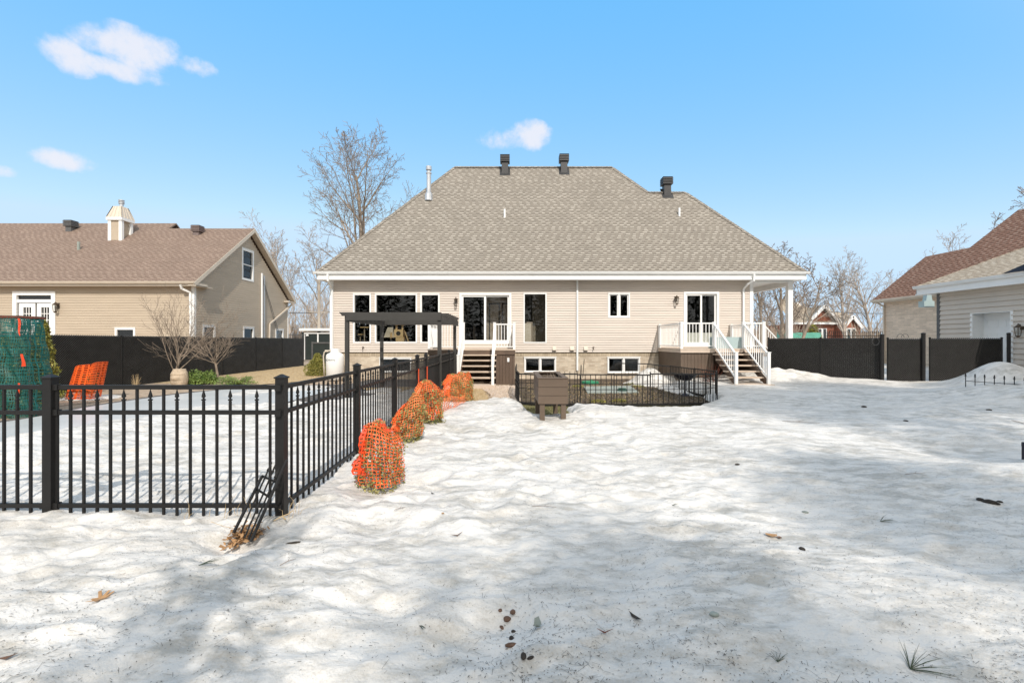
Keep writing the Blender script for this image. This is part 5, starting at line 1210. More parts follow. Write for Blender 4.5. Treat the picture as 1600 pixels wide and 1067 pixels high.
# chimney
cy0 = 26.3; cx0, cx1 = X_(168.5, cy0), X_(190, cy0); cy1 = cy0+.8; zc0 = Z_(367, cy0)-.2; zc1 = Z_(344, cy0); cxm = (cx0+cx1)/2
chm = MB(); chm.box(cx0+.12,cx1-.12,cy0+.05,cy1-.05,zc0-1,zc1); ch_ = chm.build('chimney', M['siding_tan'], nh)
mb = MB()
for x in (cx0, cx1-.17):
    for y in (cy0, cy1-.17): mb.box(x,x+.17,y,y+.17,zc0-.9,zc1)
mb.box(cx0-.06,cx1+.06,cy0-.06,cy1+.06,zc1,zc1+.16); mb.build('chimney_trim', M['white'], ch_)
zt3 = Z_(321, cy0); mb = MB(); b0_ = [(cx0-.05,cy0-.05),(cx1+.05,cy0-.05),(cx1+.05,cy1+.05),(cx0-.05,cy1+.05)]; t0c = [(cx0+.16,cy0+.16),(cx1-.16,cy0+.16),(cx1-.16,cy1-.16),(cx0+.16,cy1-.16)]
for i in range(4):
    j = (i+1)%4; mb.quad(b0_[i]+(zc1+.16,), b0_[j]+(zc1+.16,), t0c[j]+(zt3,), t0c[i]+(zt3,))
    for k in range(0, 5): p = Vector(b0_[i]+(zc1+.16,)).lerp(Vector(b0_[j]+(zc1+.16,)), k/4); q = Vector(t0c[i]+(zt3,)).lerp(Vector(t0c[j]+(zt3,)), k/4); mb.bar(p, q, .03, .04)
mb.quad(*[p+(zt3,) for p in t0c]); mb.build('chimney_hood', M['cream'], ch_)
mb = MB(); c_ = (cxm+.05, (cy0+cy1)/2); mb.lathe(c_[0], c_[1], [(.10,zt3-.05),(.10,zt3+.32)], 12)
for k in range(3): mb.lathe(c_[0], c_[1], [(.15,zt3+.20+k*.09),(.15,zt3+.24+k*.09)], 12)
mb.build('flue', M['steel'], ch_)
mb = MB(); xg = X_(262.5, 29.5); mb.prism([(xg-.8,29.5,8.3),(xg+.7,29.5,8.3),(xg+.0,29.5,8.98)], (0,2,0)); mb.build('rear_gable', M['mid_vent'], nh)

# ------------------------------------------------------------ right neighbour: garage and brick house
ga = thing('garage', (18.2, 19, 0), 'pale grey vinyl sided garage with a white paneled door on the right', 'garage')
GX = 18.25; GY1 = 19.5; gfr2 = Fr((GX,0,0),(0,1,0),(-1,0,0)); yg = lambda px: GX*F/(px-800)
dop = (yg(1581), yg(1519), .4, 2.72)
mb = MB(); lap_wall(mb, (GX,0,0),(0,1,0),(-1,0,0), lambda z: (9, GY1-.12), -.2, 3.66, [dop], course=.195, proud=.045); mb.build('wall', M['siding_grey'], ga)
for o_ in (ga.children): pass
mb = MB(); mb.box(GX-.03,GX+.12,GY1-.12,GY1+.03,-.2,3.64); mb.build('corner_trim', M['mid_vent'], ga)
mb = MB(); mb.box(GX+.02,30,GY1-.02,GY1,-.2,3.6); mb.build('end_wall', M['siding_grey'], ga)
mb = MB(); gfr2.ring(mb, dop[0]-.06, dop[1]+.06, dop[2], dop[3]+.06, .09, -.12, .03); dd = mb.build('door_frame', M['white'], ga)
mb = MB(); gfr2.box(mb, dop[0]+.02, dop[1]-.02, -.45, -.41, dop[2], dop[3]); lf_ = mb.build('door', M['white'], dd)
mb = MB(); wd = (dop[1]-dop[0])
for r_ in range(4):
    for c_ in range(2):
        xa_ = dop[0]+.18+c_*(wd/2-.04); za_ = dop[3]-.28-r_*.52; gfr2.ring(mb, xa_, xa_+wd/2-.3, za_-.32, za_, .025, -.409, -.395)
mb.build('door_moulding', M['white'], lf_)
mb = MB(); gfr2.box(mb, dop[1]-.036, dop[1]+.0, -.41, -.0, dop[2], dop[3]); gfr2.box(mb, dop[0], dop[0]+.036, -.41, -.0, dop[2], dop[3]); gfr2.box(mb, dop[0], dop[1], -.41, -.0, dop[3]-.03, dop[3]); mb.build('door_reveal', M['white'], dd)
GE = 17.8; GEY = 20.1; GEZ = 4.0; GP = .56
mb = MB(); n1 = (GE+4.6, GEY-4.6, GEZ+4.6*GP); mb.quad((GE,8,GEZ),(GE+4.6,8,GEZ+4.6*GP),n1,(GE,GEY,GEZ)); mb.quad((GE,GEY,GEZ),n1,(GE+9.2,GEY,GEZ)); mb.build('roof', M['roof_tan'], ga, uv=True)
mb = MB(); caps((GE,GEY,GEZ), n1, .22, .14); mb.build('ridge_caps', M['roof_tan'], ga, uv=True)
mb = MB(); mb.box(GE+.03,GE+.06,8,GEY-.03,3.66,3.95); mb.box(GE+.05,GX,8,GEY-.03,3.655,3.67); mb.box(GE+.03,GE+9,GEY-.05,GEY-.02,3.66,3.95); mb.box(GE+.0,GE+.07,8,GEY-.01,3.63,3.68); mb.build('fascia', M['white'], ga)
mb = MB(); pr = [(0,-.13),(-.07,-.13),(-.10,-.08),(-.115,-.02),(-.125,0),(-.105,0),(-.10,-.015),(0,-.10)]; mb.prism([(GE+.03+a, 8, GEZ+.02+b) for a, b in pr], (0,GEY-7.95,0)); mb.build('gutter', M['white_gutter'], ga)
x = GX-.17; y = yg(1598)
wall_lamp(gfr2, ga, y, Z_(513, y), 1.35)
y = yg(1573); bx_ = WP(1580, 421, 15.4)
mb = MB(); yA_, yB_ = 14.2, 15.9; mb.quad((GE+.02,yB_,GEZ+.05),(GE+.02,yA_,GEZ+.05),(GE+.75,yA_,GEZ+.50),(GE+.75,yB_-.2,GEZ+.50)); mb.prism([(GE-.16,yB_+.5,GEZ+.03),(GE-.16,yA_-1.5,GEZ+.03),(GE-.10,yA_-1.5,GEZ+.40),(GE-.10,yB_-.4,GEZ+.34)], (.05,0,0)); mb.build('dark_flashing', M['black_sheet'], ga)

bh = thing('brick_house', (24, 27, 0), 'pale brick house with a red-brown shingle hip roof behind the garage', 'house')
BX = 24.0; BY1 = 29.4; bz = 4.15
mb = MB(); mb.quad((BX,BY1,-.2),(BX,14,-.2),(BX,14,bz),(BX,BY1,bz)); mb.quad((BX+12,BY1,-.2),(BX,BY1,-.2),(BX,BY1,bz),(BX+12,BY1,bz)); mb.build('wall', M['brick_pale'], bh, uv=True)
e_x, e_y, e_z = 23.5, 29.75, 4.28; P2 = 1.36; d1 = 1.85; d2 = 3.1
mb = MB()
q1 = (e_x+d1, e_y-d1, e_z+d1*P2); q2 = (e_x+d1, 25.2, e_z+d1*P2); q3 = (e_x+d2, 25.2-(d2-d1), e_z+d2*P2)
mb.quad((e_x,e_y,e_z),(e_x,12,e_z),(q3[0],12,q3[2]),q3,q2,q1); mb.quad((e_x,e_y,e_z),q1,(e_x+2*d1+0,e_y,e_z)); mb.quad(q1,q2,(e_x+2*d1,25.2,e_z),(e_x+2*d1,e_y,e_z)); mb.quad(q2,q3,(e_x+2*d2,23.9,e_z),(e_x+2*d2,25.2,e_z)); mb.quad(q3,(q3[0],12,q3[2]),(e_x+2*d2,12,e_z),(e_x+2*d2,23.9,e_z))
mb.build('roof', M['roof_dark'], bh, uv=True)
mb = MB(); mb.box(e_x+.02,e_x+.06,12,e_y,bz-.05,e_z-.03); mb.box(e_x+.02,BX,12,e_y-.02,bz-.06,bz-.04); gutter2 = [(0,-.13),(-.10,-.10),(-.12,0),(0,0)]; mb.prism([(e_x+.02+a,12,e_z+b) for a, b in gutter2], (0,e_y-12,0)); mb.build('gutter', M['cream'], bh)
mb = MB(); mb.bar((e_x+.02,e_y-.3,4.15),(BX-.06,BY1-.1,3.85), .09,.09); mb.bar((BX-.06,BY1-.1,3.85),(BX-.06,BY1-.1,-.2), .09,.09); mb.build('downspout', M['cream'], bh)
p = WP(1452, 471, 21.0); mb = MB(); mb.box(p.x-.24,p.x+.24,p.y,p.y+.3,p.z-.26,p.z+.02); mb.prism([(p.x-.15,p.y,p.z+.02),(p.x+.15,p.y,p.z+.02),(p.x+.1,p.y,p.z+.3),(p.x-.1,p.y,p.z+.3)], (0,.2,0)); tag(mb.build('utility_box', M['blue_panel']), 'pale green box mounted high at the corner of the garage eave', 'box')

# distant red brick bungalow
rb = thing('red_house', (40, 60, 0), 'small red brick bungalow with white gables far behind the right fence', 'house')
Yr = 60; xr = lambda px, Y=Yr: X_(px, Y); zr = lambda py, Y=Yr: Z_(py, Y)
mb = MB(); mb.box(xr(1241),xr(1262),Yr+1.5,Yr+9,-.2,zr(506)); mb.box(xr(1262),xr(1304),Yr,Yr+9,-.2,zr(506)); mb.box(xr(1304.5),xr(1333),Yr-1.2,Yr+8,-.2,zr(508))
mb.prism([(xr(1264),Yr-.02,zr(504.5)),(xr(1303),Yr-.02,zr(504.5)),(xr(1284),Yr-.02,zr(483))], (0,1,0)); mb.prism([(xr(1306),Yr-1.22,zr(512)),(xr(1331),Yr-1.22,zr(512)),(xr(1318.5),Yr-1.22,zr(499))], (0,1,0)); mb.build('wall', M['brick_red'], rb, uv=True)
mb = MB(); mb.quad((xr(1236),Yr-.4,zr(504)),(xr(1308),Yr-.4,zr(504)),(xr(1296),Yr+5,zr(480,Yr+5)),(xr(1262),Yr+5,zr(466,Yr+5)),(xr(1250),Yr+5,zr(476,Yr+5)))
mb.quad((xr(1300),Yr,zr(506)),(xr(1341),Yr,zr(504)),(xr(1322,Yr+5),Yr+5,zr(489,Yr+5)),(xr(1290,Yr+5),Yr+5,zr(485,Yr+5)))
mb.quad((xr(1284),Yr-.5,zr(478)),(xr(1309),Yr-.5,zr(505)),(xr(1309),Yr+4,zr(505)),(xr(1284),Yr+4,zr(478))); mb.quad((xr(1284),Yr-.5,zr(478)),(xr(1284),Yr+4,zr(478)),(xr(1258),Yr+4,zr(505)),(xr(1258),Yr-.5,zr(505)))
mb.quad((xr(1318.5),Yr-1.5,zr(495)),(xr(1333),Yr-1.5,zr(512)),(xr(1333),Yr+3,zr(512)),(xr(1318.5),Yr+3,zr(495))); mb.quad((xr(1318.5),Yr-1.5,zr(495)),(xr(1318.5),Yr+3,zr(495)),(xr(1304),Yr+3,zr(512)),(xr(1304),Yr-1.5,zr(512)))
mb.build('roof', M['roof_tan'], rb, uv=True)
mb = MB()
for (xa_, za_, xb_, zb_, y) in ((1284,477,1309,504,Yr-.6),(1284,477,1258,504,Yr-.6),(1318.5,494,1333,512,Yr-1.6),(1318.5,494,1304,512,Yr-1.6),(1273,467,1286,480,Yr+4)): mb = MB(); mb.bar((xr(xa_),y,zr(za_)-.1),(xr(xb_),y,zr(zb_)-.1), .2,.36); mb.build('white_trim', M['white'], rb)
mb = MB(); mb.box(xr(1236),xr(1306),Yr-.55,Yr-.35,zr(507),zr(504)); mb.build('white_trim', M['white'], rb)
for (xa_, xb_, y) in ((1277,1291,Yr-.03),(1311,1326,Yr-1.23)):
    mb = MB(); mb.box(xr(xa_),xr(xb_),y-.08,y,zr(530),zr(513)); w2 = mb.build('window', M['white'], rb); mb = MB()
    for k in (0, 1): a = xr(xa_)+.12+k*(xr(xb_)-xr(xa_))/2; mb.box(a, a+(xr(xb_)-xr(xa_))/2-.24, y-.1, y-.085, zr(529), zr(514.5))
    mb.build('pane', M['glass_blue'], w2)
mb = MB(); mb.box(X_(1224,40),X_(1283,40),40,41,1.9,Z_(519.5,40)); tag(mb.build('green_cover', M['cloth_green']), 'flat green cover edge showing above the right black fence', 'cover')
# far iron fence behind the right yard
t = thing('iron_fence', (24, 32, 0), 'far dark iron fence with pointed pickets in front of the red brick bungalow', 'fence'); mb = MB()
xa_, xb_ = X_(1290, 32), X_(1445, 32)
mb = MB(); mb.bar((xa_,32,2.0),(xb_,32,2.0), .04,.04); mb.bar((xa_,32,.5),(xb_,32,.5), .04,.04); mb.build('rail', BM, t)
q = MB(); q.box(xa_-.012,xa_+.012,31.99,32.01,.2,2.2); q.lathe(xa_,32,[(.01,2.18),(.03,2.24),(.002,2.36)],4); q0 = q.build('picket', BM, t)
for k in range(1, 50): child_copy(q0, t, Vector(((xb_-xa_)*k/49,0,0)))

# gate and shed at the far left
sx0, sx1 = X_(487, 29), X_(519, 29)
gt_ = thing('side_gate', ((sx0+sx1)/2, 29, 0), 'dark green paneled side gate between the long black fence and the beige house', 'gate')
mb = MB(); mb.box(sx0+.08,sx1-.08,29,29.04,.05,Z_(537,29)); mb.build('gate_panel', M['green_gate'], gt_)
mb = MB(); mb.box(sx0,sx0+.09,28.97,29.06,0,Z_(534,29)); mb.box(sx1-.09,sx1,28.97,29.06,0,Z_(534,29)); mb.box(sx0,sx1,28.96,29.05,Z_(536.8,29),Z_(534.5,29)); mb.build('gate_frame', M['mid_vent'], gt_)
s_ = thing('shed', (-17, 40, 0), 'dark shed with a white roof edge far behind the side gate', 'shed')
xs0, xs1 = X_(471, 40), X_(522, 40)
mb = MB(); mb.box(xs0,xs1,40,43,-.1,Z_(519,40)); mb.build('wall', M['green_gate'], s_)
mb = MB(); mb.box(xs0-.1,xs1,39.8,43.2,Z_(517,40),Z_(513,40)); mb.build('roof_edge', M['white'], s_)
for b_ in ((xs0+.2,xs0+.32,39.95,40,0,Z_(521.6,40)),(X_(496,40),X_(498,40),39.95,40,Z_(536,40),Z_(521.6,40)),(xs0+.2,xs1,39.94,39.99,Z_(521.5,40),Z_(520,40))): mb = MB(); mb.box(*b_); mb.build('white_trim', M['white'], s_)
mb = MB(); mb.box(X_(475,40),X_(482.5,40),39.93,39.96,Z_(525,40),Z_(522,40)); mb.build('notice', M['white'], s_)
mb = MB()
for k in range(12): x = X_(449, 36)+k*.13; mb.bar((x,36,.1),(x,36,Z_(520+(k%2)*2,36)), .05,.03)
mb.bar((X_(449,36),36,Z_(523,36)),(X_(449,36)+1.5,36,Z_(523,36)), .05,.05); tag(mb.build('picket_fence', M['mid_vent']), 'short weathered picket fence behind the tan house corner', 'fence')
mb = MB(); x = X_(498.5, 42); mb.tube([(x,42,-.1),(x,42,Z_(425,42))], [.16,.12], 10); mb.bar((x-.9,42,Z_(488,42)),(x+.9,42,Z_(488,42)), .08,.08); tag(mb.build('utility_pole', M['pole']), 'weathered utility pole rising behind the side gate', 'pole')
for (x0_, z0_, x1_, z1_, Y, lab) in ((450,489,519,487,42,'thin cable strung across the gap left of the beige house'),(1296,487,1382,490,45,'thin cable strung above the far trees right of the beige house')):
    mb = MB(); mb.tube([WP(x0_,z0_,Y), WP((x0_+x1_)/2,(z0_+z1_)/2+1,Y), WP(x1_,z1_,Y)], .03, 4); tag(mb.build('cable', M['wire']), lab, 'cable')

# ------------------------------------------------------------ bare trees
def grow(tr, cr, p, d, L_, r, depth, rn, P, lvl=0):
    n = P['seg'][min(lvl, len(P['seg'])-1)]; pts = [p.copy()]; q = p.copy(); dd_ = d.copy(); step = L_/n; rad = [r]
    for k in range(n):
        wob = P['wob']*(1+.4*lvl); dd_ = (dd_+Vector((rn.gauss(0,wob),rn.gauss(0,wob),rn.gauss(0,wob)*.7+P['up'][min(lvl,len(P['up'])-1)]))).normalized()
        q = q+dd_*step; pts.append(q.copy()); rad.append(max(P['rmin'], r*(1-(k+1)/n*P['taper'][min(lvl,len(P['taper'])-1)])))
    (tr if lvl < P['split'] else cr).tube(pts, rad, 7 if lvl == 0 else (5 if lvl == 1 else 3), cap=False)
    if lvl >= depth: return
    nb = P['n'][lvl]; lo = P['lo'][min(lvl,len(P['lo'])-1)]; az = rn.uniform(0, 6.28)
    for b in range(nb):
        f = lo+(1-lo)*(b+rn.random()*.8)/nb; f = min(f, .98); i = min(int(f*n), n-1); base = pts[i].lerp(pts[i+1], f*n-i); axd = (pts[i+1]-pts[i]).normalized()
        az += 2.4+rn.uniform(-.4,.4); u = axd.orthogonal().normalized(); u.rotate(Matrix.Rotation(az, 3, axd)); ang = P['ang'][min(lvl,len(P['ang'])-1)]*rn.uniform(.75,1.25)
        nd = (axd*math.cos(ang)+u*math.sin(ang)).normalized(); ll = L_*P['len'][min(lvl,len(P['len'])-1)]*rn.uniform(.7,1.15)*(1.15-.55*f)
        rr = max(P['rmin'], rad[i]*P['rr']*rn.uniform(.8,1.1)); grow(tr, cr, base, nd, ll, rr, depth, rn, P, lvl+1)
BASE = dict(seg=(9,7,5,4,3), wob=.05, up=(.03,.05,.04,.03), taper=(.75,.85,.9,.9), n=(9,7,6,5), lo=(.32,.2,.15,.1), ang=(.62,.6,.65,.7), len=(.52,.5,.48,.5), rr=.55, rmin=.010, split=2)
def tree(name, x, y, H, label, seed, P=None, depth=4, r=None, group=None, mt=None, mc=None, d=(0,0,1), cat='tree', z=0):
    PP_ = dict(BASE); PP_.update(P or {}); rn = random.Random(seed); t = thing(name, (x, y, z), label, cat, group)
    tr, cr = MB(), MB(); grow(tr, cr, Vector((x,y,z-.1)), Vector(d).normalized(), H, r or H*.018, depth, rn, PP_)
    tr.build('trunk', mt or M['bark'], t, smooth=True)
    if cr.v: cr.build('crown', mc or M['twig'], t, smooth=True)
    return t
G1 = 'bare winter trees behind the houses'
BT = dict(n=(12,9,6,4), len=(.56,.52,.46,.5), lo=(.30,.18,.15,.1), ang=(.55,.55,.7,.8), wob=.06, rmin=.013, up=(.02,.045,.03,.0))
tree('bare_tree', X_(557,37), 37, 15.8, 'tallest bare tree rising behind the left roof slope of the beige house', 82, BT, r=.34, group=G1)
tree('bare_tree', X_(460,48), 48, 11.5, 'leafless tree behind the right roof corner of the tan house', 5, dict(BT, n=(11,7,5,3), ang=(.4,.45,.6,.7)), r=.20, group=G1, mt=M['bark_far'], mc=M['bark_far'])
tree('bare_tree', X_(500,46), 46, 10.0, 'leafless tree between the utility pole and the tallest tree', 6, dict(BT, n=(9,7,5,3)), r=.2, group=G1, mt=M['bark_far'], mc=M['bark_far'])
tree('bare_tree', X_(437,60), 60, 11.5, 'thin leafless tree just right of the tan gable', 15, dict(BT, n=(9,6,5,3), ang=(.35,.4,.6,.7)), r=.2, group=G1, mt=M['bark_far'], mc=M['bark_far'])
tree('bare_tree', X_(1222,31), 31, 6.6, 'leafless many stemmed tree seen through the porch opening', 7, dict(BT, n=(10,8,5,4), lo=(.12,.15,.15,.1), ang=(.5,.55,.7,.8)), r=.17, group=G1)
tree('bare_tree', X_(1232,26), 26, 5.6, 'dark leafless tree leaning right between porch post and brick bungalow', 21, dict(BT, n=(6,5,5,3), lo=(.3,.2,.2,.1), ang=(.6,.6,.7,.8), up=(.03,.05,.03,.0)), r=.12, group=G1, d=(.5,0,1))
tree('bare_tree', X_(1190,38), 38, 7.0, 'leafless tree behind the porch roof end', 9, dict(BT, n=(9,7,5,3)), r=.18, group=G1)
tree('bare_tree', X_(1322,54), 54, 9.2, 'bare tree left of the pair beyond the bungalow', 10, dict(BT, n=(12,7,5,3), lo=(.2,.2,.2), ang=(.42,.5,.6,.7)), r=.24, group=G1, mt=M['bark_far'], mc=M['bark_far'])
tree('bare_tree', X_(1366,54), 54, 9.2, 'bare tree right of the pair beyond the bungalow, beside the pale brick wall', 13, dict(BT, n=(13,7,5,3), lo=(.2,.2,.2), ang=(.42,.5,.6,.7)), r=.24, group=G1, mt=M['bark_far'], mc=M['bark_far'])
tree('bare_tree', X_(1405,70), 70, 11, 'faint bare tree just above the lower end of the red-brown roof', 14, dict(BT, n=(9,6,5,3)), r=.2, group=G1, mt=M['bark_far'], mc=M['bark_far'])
tree('bare_tree', X_(1498,45), 45, 9.6, 'bare treetop poking above the red-brown roof', 16, dict(BT, n=(8,5,4,3), ang=(.4,.5,.6,.7)), r=.2, group=G1, mt=M['bark_far'], mc=M['bark_far'])
tree('bare_tree', X_(1690,26), 26, 10.8, 'dark bare branches reaching in at the right edge above the roof', 17, dict(BT, n=(10,8,5,3), lo=(.5,.2,.2), ang=(.8,.6,.7,.8), len=(.42,.5,.5,.5)), r=.2, group=G1)
# evergreen belt behind the photographer, mirrored in the windows
eb = MB(); rn = random.Random(91)
for k in range(26):
    x = -42+k*3.4+rn.uniform(-1,1); y = rn.uniform(-36,-30); H = rn.uniform(12,17); R_ = rn.uniform(3.2,4.2)
    eb.tube([(x,y,0),(x,y,H)], [.2,.03], 5)
    for q in range(900):
        v = rn.random()**1.2; a = rn.uniform(0,6.28); rr = R_*(1-v)*rn.uniform(.6,1.05)+.1; c = Vector((x+rr*math.cos(a), y+rr*math.sin(a), .6+(H-.6)*v)); u = Vector((math.cos(a),math.sin(a),-.3))*.55; w = Vector((-math.sin(a),math.cos(a),0))*.28
        eb.quad(c-u, c-w, c+u, c+w)
tag(struct(eb.build('evergreen_belt', M['leaf_pine']), kind='stuff'), 'belt of dark evergreens behind the photographer', 'wood')
# far wood and thicket as one mass
wd = MB(); rn = random.Random(77)
for k in range(95):
    side = rn.random(); px = rn.uniform(425, 540) if side < .33 else rn.uniform(1150, 1480); Y = rn.uniform(66, 95); x = X_(px, Y); H = rn.uniform(6, 9.5) if side < .33 else rn.uniform(5.5,9)
    grow(wd, wd, Vector((x,Y,0)), Vector((rn.uniform(-.08,.08),0,1)).normalized(), H, .10, 2, rn, dict(BASE, n=(8,6,4), rmin=.02, seg=(5,4,3), lo=(.15,.2,.2), ang=(.45,.6,.7)))
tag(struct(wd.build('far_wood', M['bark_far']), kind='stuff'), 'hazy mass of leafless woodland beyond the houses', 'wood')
th = MB()
for k in range(240):
    px = rn.uniform(440, 522) if rn.random() < .28 else rn.uniform(1180, 1400); Y = rn.uniform(52, 64); x = X_(px, Y)
    if 34 < x < 46 and px < 1335: Y += 12
    for q in range(9): a = rn.uniform(0,6.28); L_ = rn.uniform(1.6,3.9); th.tube([(x,Y,0),(x+.4*math.cos(a),Y+.4*math.sin(a),L_*.55),(x+1.0*math.cos(a)+rn.gauss(0,.2),Y+.8*math.sin(a),L_)], [.035,.028,.018], 3, cap=False)
tag(struct(th.build('thicket', M['twig_pale']), kind='stuff'), 'low brown leafless thicket below the far trees', 'thicket')

# small garden trees by the left fence
ST = dict(seg=(5,6,5,4), wob=.07, up=(.0,.05,.05,.03), taper=(.3,.8,.9,.9), n=(9,6,4), lo=(.55,.25,.2), ang=(.75,.6,.6), len=(1.9,.45,.5), rr=.62, rmin=.0045, split=1)
G2 = 'small leafless garden trees by the long black fence'
tree('garden_tree', X_(273.5,17.2), 17.2, 1.25, 'leafless garden tree directly behind the carved stone head', 31, dict(ST, n=(12,8,5), lo=(.35,.15,.15), ang=(.60,.5,.5), len=(2.7,.5,.5), rr=.45, rmin=.004), depth=3, r=.055, group=G2, mt=M['twig_pale'], mc=M['twig_pale'])
tree('garden_tree', X_(342,17.3), 17.3, 1.05, 'leafless garden tree with wide low limbs right of the carved stone head', 38, dict(ST, n=(11,8,5), lo=(.75,.15,.15), ang=(.85,.5,.5), len=(2.1,.5,.5), rr=.45, rmin=.004), depth=3, r=.05, group=G2, mt=M['twig_pale'], mc=M['twig_pale'])
# carved stone head
x, y = X_(280.5, 16.6), 16.6
mb = MB(); n, m_ = 28, 20; w, h = .27, .62
def face(a, v):
    f = math.cos(a+math.pi/2)                            # 1 = towards the camera (-Y)
    r = w*(.84+.20*math.sin(math.pi*min(1,v*1.1))**.7)*(1-.10*max(0,v-.8)/.2)
    front_ = max(0, f); s = abs(math.sin(a+math.pi/2))
    r += front_**6*(.055*math.exp(-((v-.50)/.13)**2))                                        # nose
    r -= front_*.045*(math.exp(-((v-.62)/.05)**2)*math.exp(-((s-.36)/.16)**2))              # eyes
    r += front_*.03*math.exp(-((v-.72)/.04)**2) - front_**3*.03*math.exp(-((v-.30)/.025)**2) + front_**3*.02*math.exp(-((v-.24)/.03)**2)
    return r
for j in range(m_+1):
    for i in range(n):
        a = 2*math.pi*i/n; v_ = j/m_; r = face(a, v_); sqx = 1.0; mb.v.append((x+r*math.cos(a), y+r*.9*math.sin(a), -.02+h*v_))
for j in range(m_):
    for i in range(n): a = j*n+i; b = j*n+(i+1)%n; mb.f.append((a, b, b+n, a+n))
mb.f.append(tuple(m_*n+i for i in range(n)))
tag(mb.build('stone_head', M['stone'], smooth=True), 'carved stone head with a flat top at the foot of a leafless tree', 'sculpture')
def shrub(name, x, y, r, h, n, m, label, seed, size=.05, cone=False, grp='low evergreen shrubs in the left garden', flat=.3):
    t = thing(name, (x, y, 0), label, 'shrub', grp); mb = MB(); rn = random.Random(seed)
    def f(rn):
        a = rn.uniform(0,6.28); v = rn.random()
        if cone:
            rr = r*((1-v)**.7*.9+.1)*(1+.12*math.sin(v*22)); q = rn.random()**.35*rr; return (x+q*math.cos(a), y+q*math.sin(a), .02+h*v)
        q = rn.random()**.5; return (x+q*r*math.cos(a), y+q*r*.7*math.sin(a), .02+h*v*(1-.6*q*q)*(1+.2*math.sin(a*5)))
    leafs(mb, rn, f, n, size, flat); mb.build('foliage', m, t); mb = MB()
    for k in range(6): a = rn.uniform(0,6.28); mb.tube([(x,y,-.02),(x+r*.5*math.cos(a),y+r*.4*math.sin(a),h*.5)], [.02,.008], 4)
    mb.build('stems', M['twig'], t); return t
shrub('evergreen_shrub', X_(305,17), 17, .36, .50, 1500, M['leaf_juniper'], 'dark rounded evergreen shrub right beside the stone head', 3)
shrub('evergreen_shrub', X_(327,17.2), 17.2, .33, .46, 1400, M['leaf_juniper'], 'rounded evergreen shrub between the stone head and the right garden tree trunk', 4)
def juniper(x, y, L0, n, label, seed):
    t = thing('juniper', (x, y, 0), label, 'shrub', 'low evergreen shrubs in the left garden'); mb = MB(); st = MB(); rn = random.Random(seed)
    for k in range(n):
        a = rn.uniform(0, 6.28); L_ = L0*rn.uniform(.5,1.1); el = rn.uniform(.15,.75); p = Vector((x,y,.03)); dd_ = Vector((math.cos(a)*math.cos(el), .6*math.sin(a)*math.cos(el), math.sin(el)))
        pts_ = [p+dd_*L_*q-Vector((0,0,.35*L_*q*q*q)) for q in (0,.33,.66,1)]; st.tube(pts_, [.008,.006,.004,.002], 3)
        for q in range(34):
            f = rn.random()**.7; c = pts_[0].lerp(pts_[3], f)+Vector((0,0,.06*math.sin(3*f)))+Vector((rn.gauss(0,.03),rn.gauss(0,.03),rn.gauss(0,.025))); s = rn.uniform(.02,.05); u = (dd_+Vector((rn.gauss(0,.5),rn.gauss(0,.5),rn.gauss(0,.4)))).normalized()*s; w = u.orthogonal().normalized()*s*.25; mb.quad(c-u, c-w, c+u, c+w)
    mb.build('foliage', M['leaf_juniper'], t); st.build('stems', M['twig'], t); return t
juniper(X_(372,17), 17, .85, 75, 'bright green spreading juniper at the foot of the right garden tree', 5)
t = shrub('dwarf_spruce', X_(496,21.5), 21.5, .52, 1.02, 5200, M['leaf_spruce'], 'yellow-green cone shaped dwarf spruce left of the white propane tank', 6, .035, True)
mb = MB(); rn = random.Random(66)
for (dx, dz, rr) in ((-.28,.28,.30),(.24,.30,.32),(0,.22,.36),(-.1,.5,.26),(.16,.55,.24)):
    leafs(mb, rn, lambda r: (lambda a,b,q: (X_(496,21.5)+dx+q*math.cos(a)*math.cos(b), 21.35+q*math.sin(a)*math.cos(b), dz+q*math.sin(b)))(r.uniform(0,6.28), r.uniform(-1.2,1.5), rr*r.uniform(.8,1)), 900, .03, .35)
mb.build('foliage', M['leaf_spruce'], t)
shrub('cedar', X_(67,12.5), 12.5, .42, 2.15, 3500, M['leaf_cedar'], 'yellow-green cedar tip showing between the green netted hedge and the black fence', 7, .05, True, grp=None)
shrub('cedar', X_(1271,42), 42, 1.1, 3.1, 2600, M['leaf_cedar'], 'small yellow-green cedar in front of the red brick bungalow', 8, .13, True, grp=None)
for i, (px, lab) in enumerate(((213,'dry stems of a dead perennial left of the stone head'),)):
    x, y = X_(px,15.5), 15.5; mb = MB()
    for k in range(26): a = rn.uniform(0,6.28); L_ = rn.uniform(.15,.5); mb.tube([(x,y,0),(x+.15*math.cos(a),y+.1*math.sin(a),L_)], [.006,.003], 3)
    tag(mb.build('dead_perennial', M['dry_grass']), lab, 'plant')

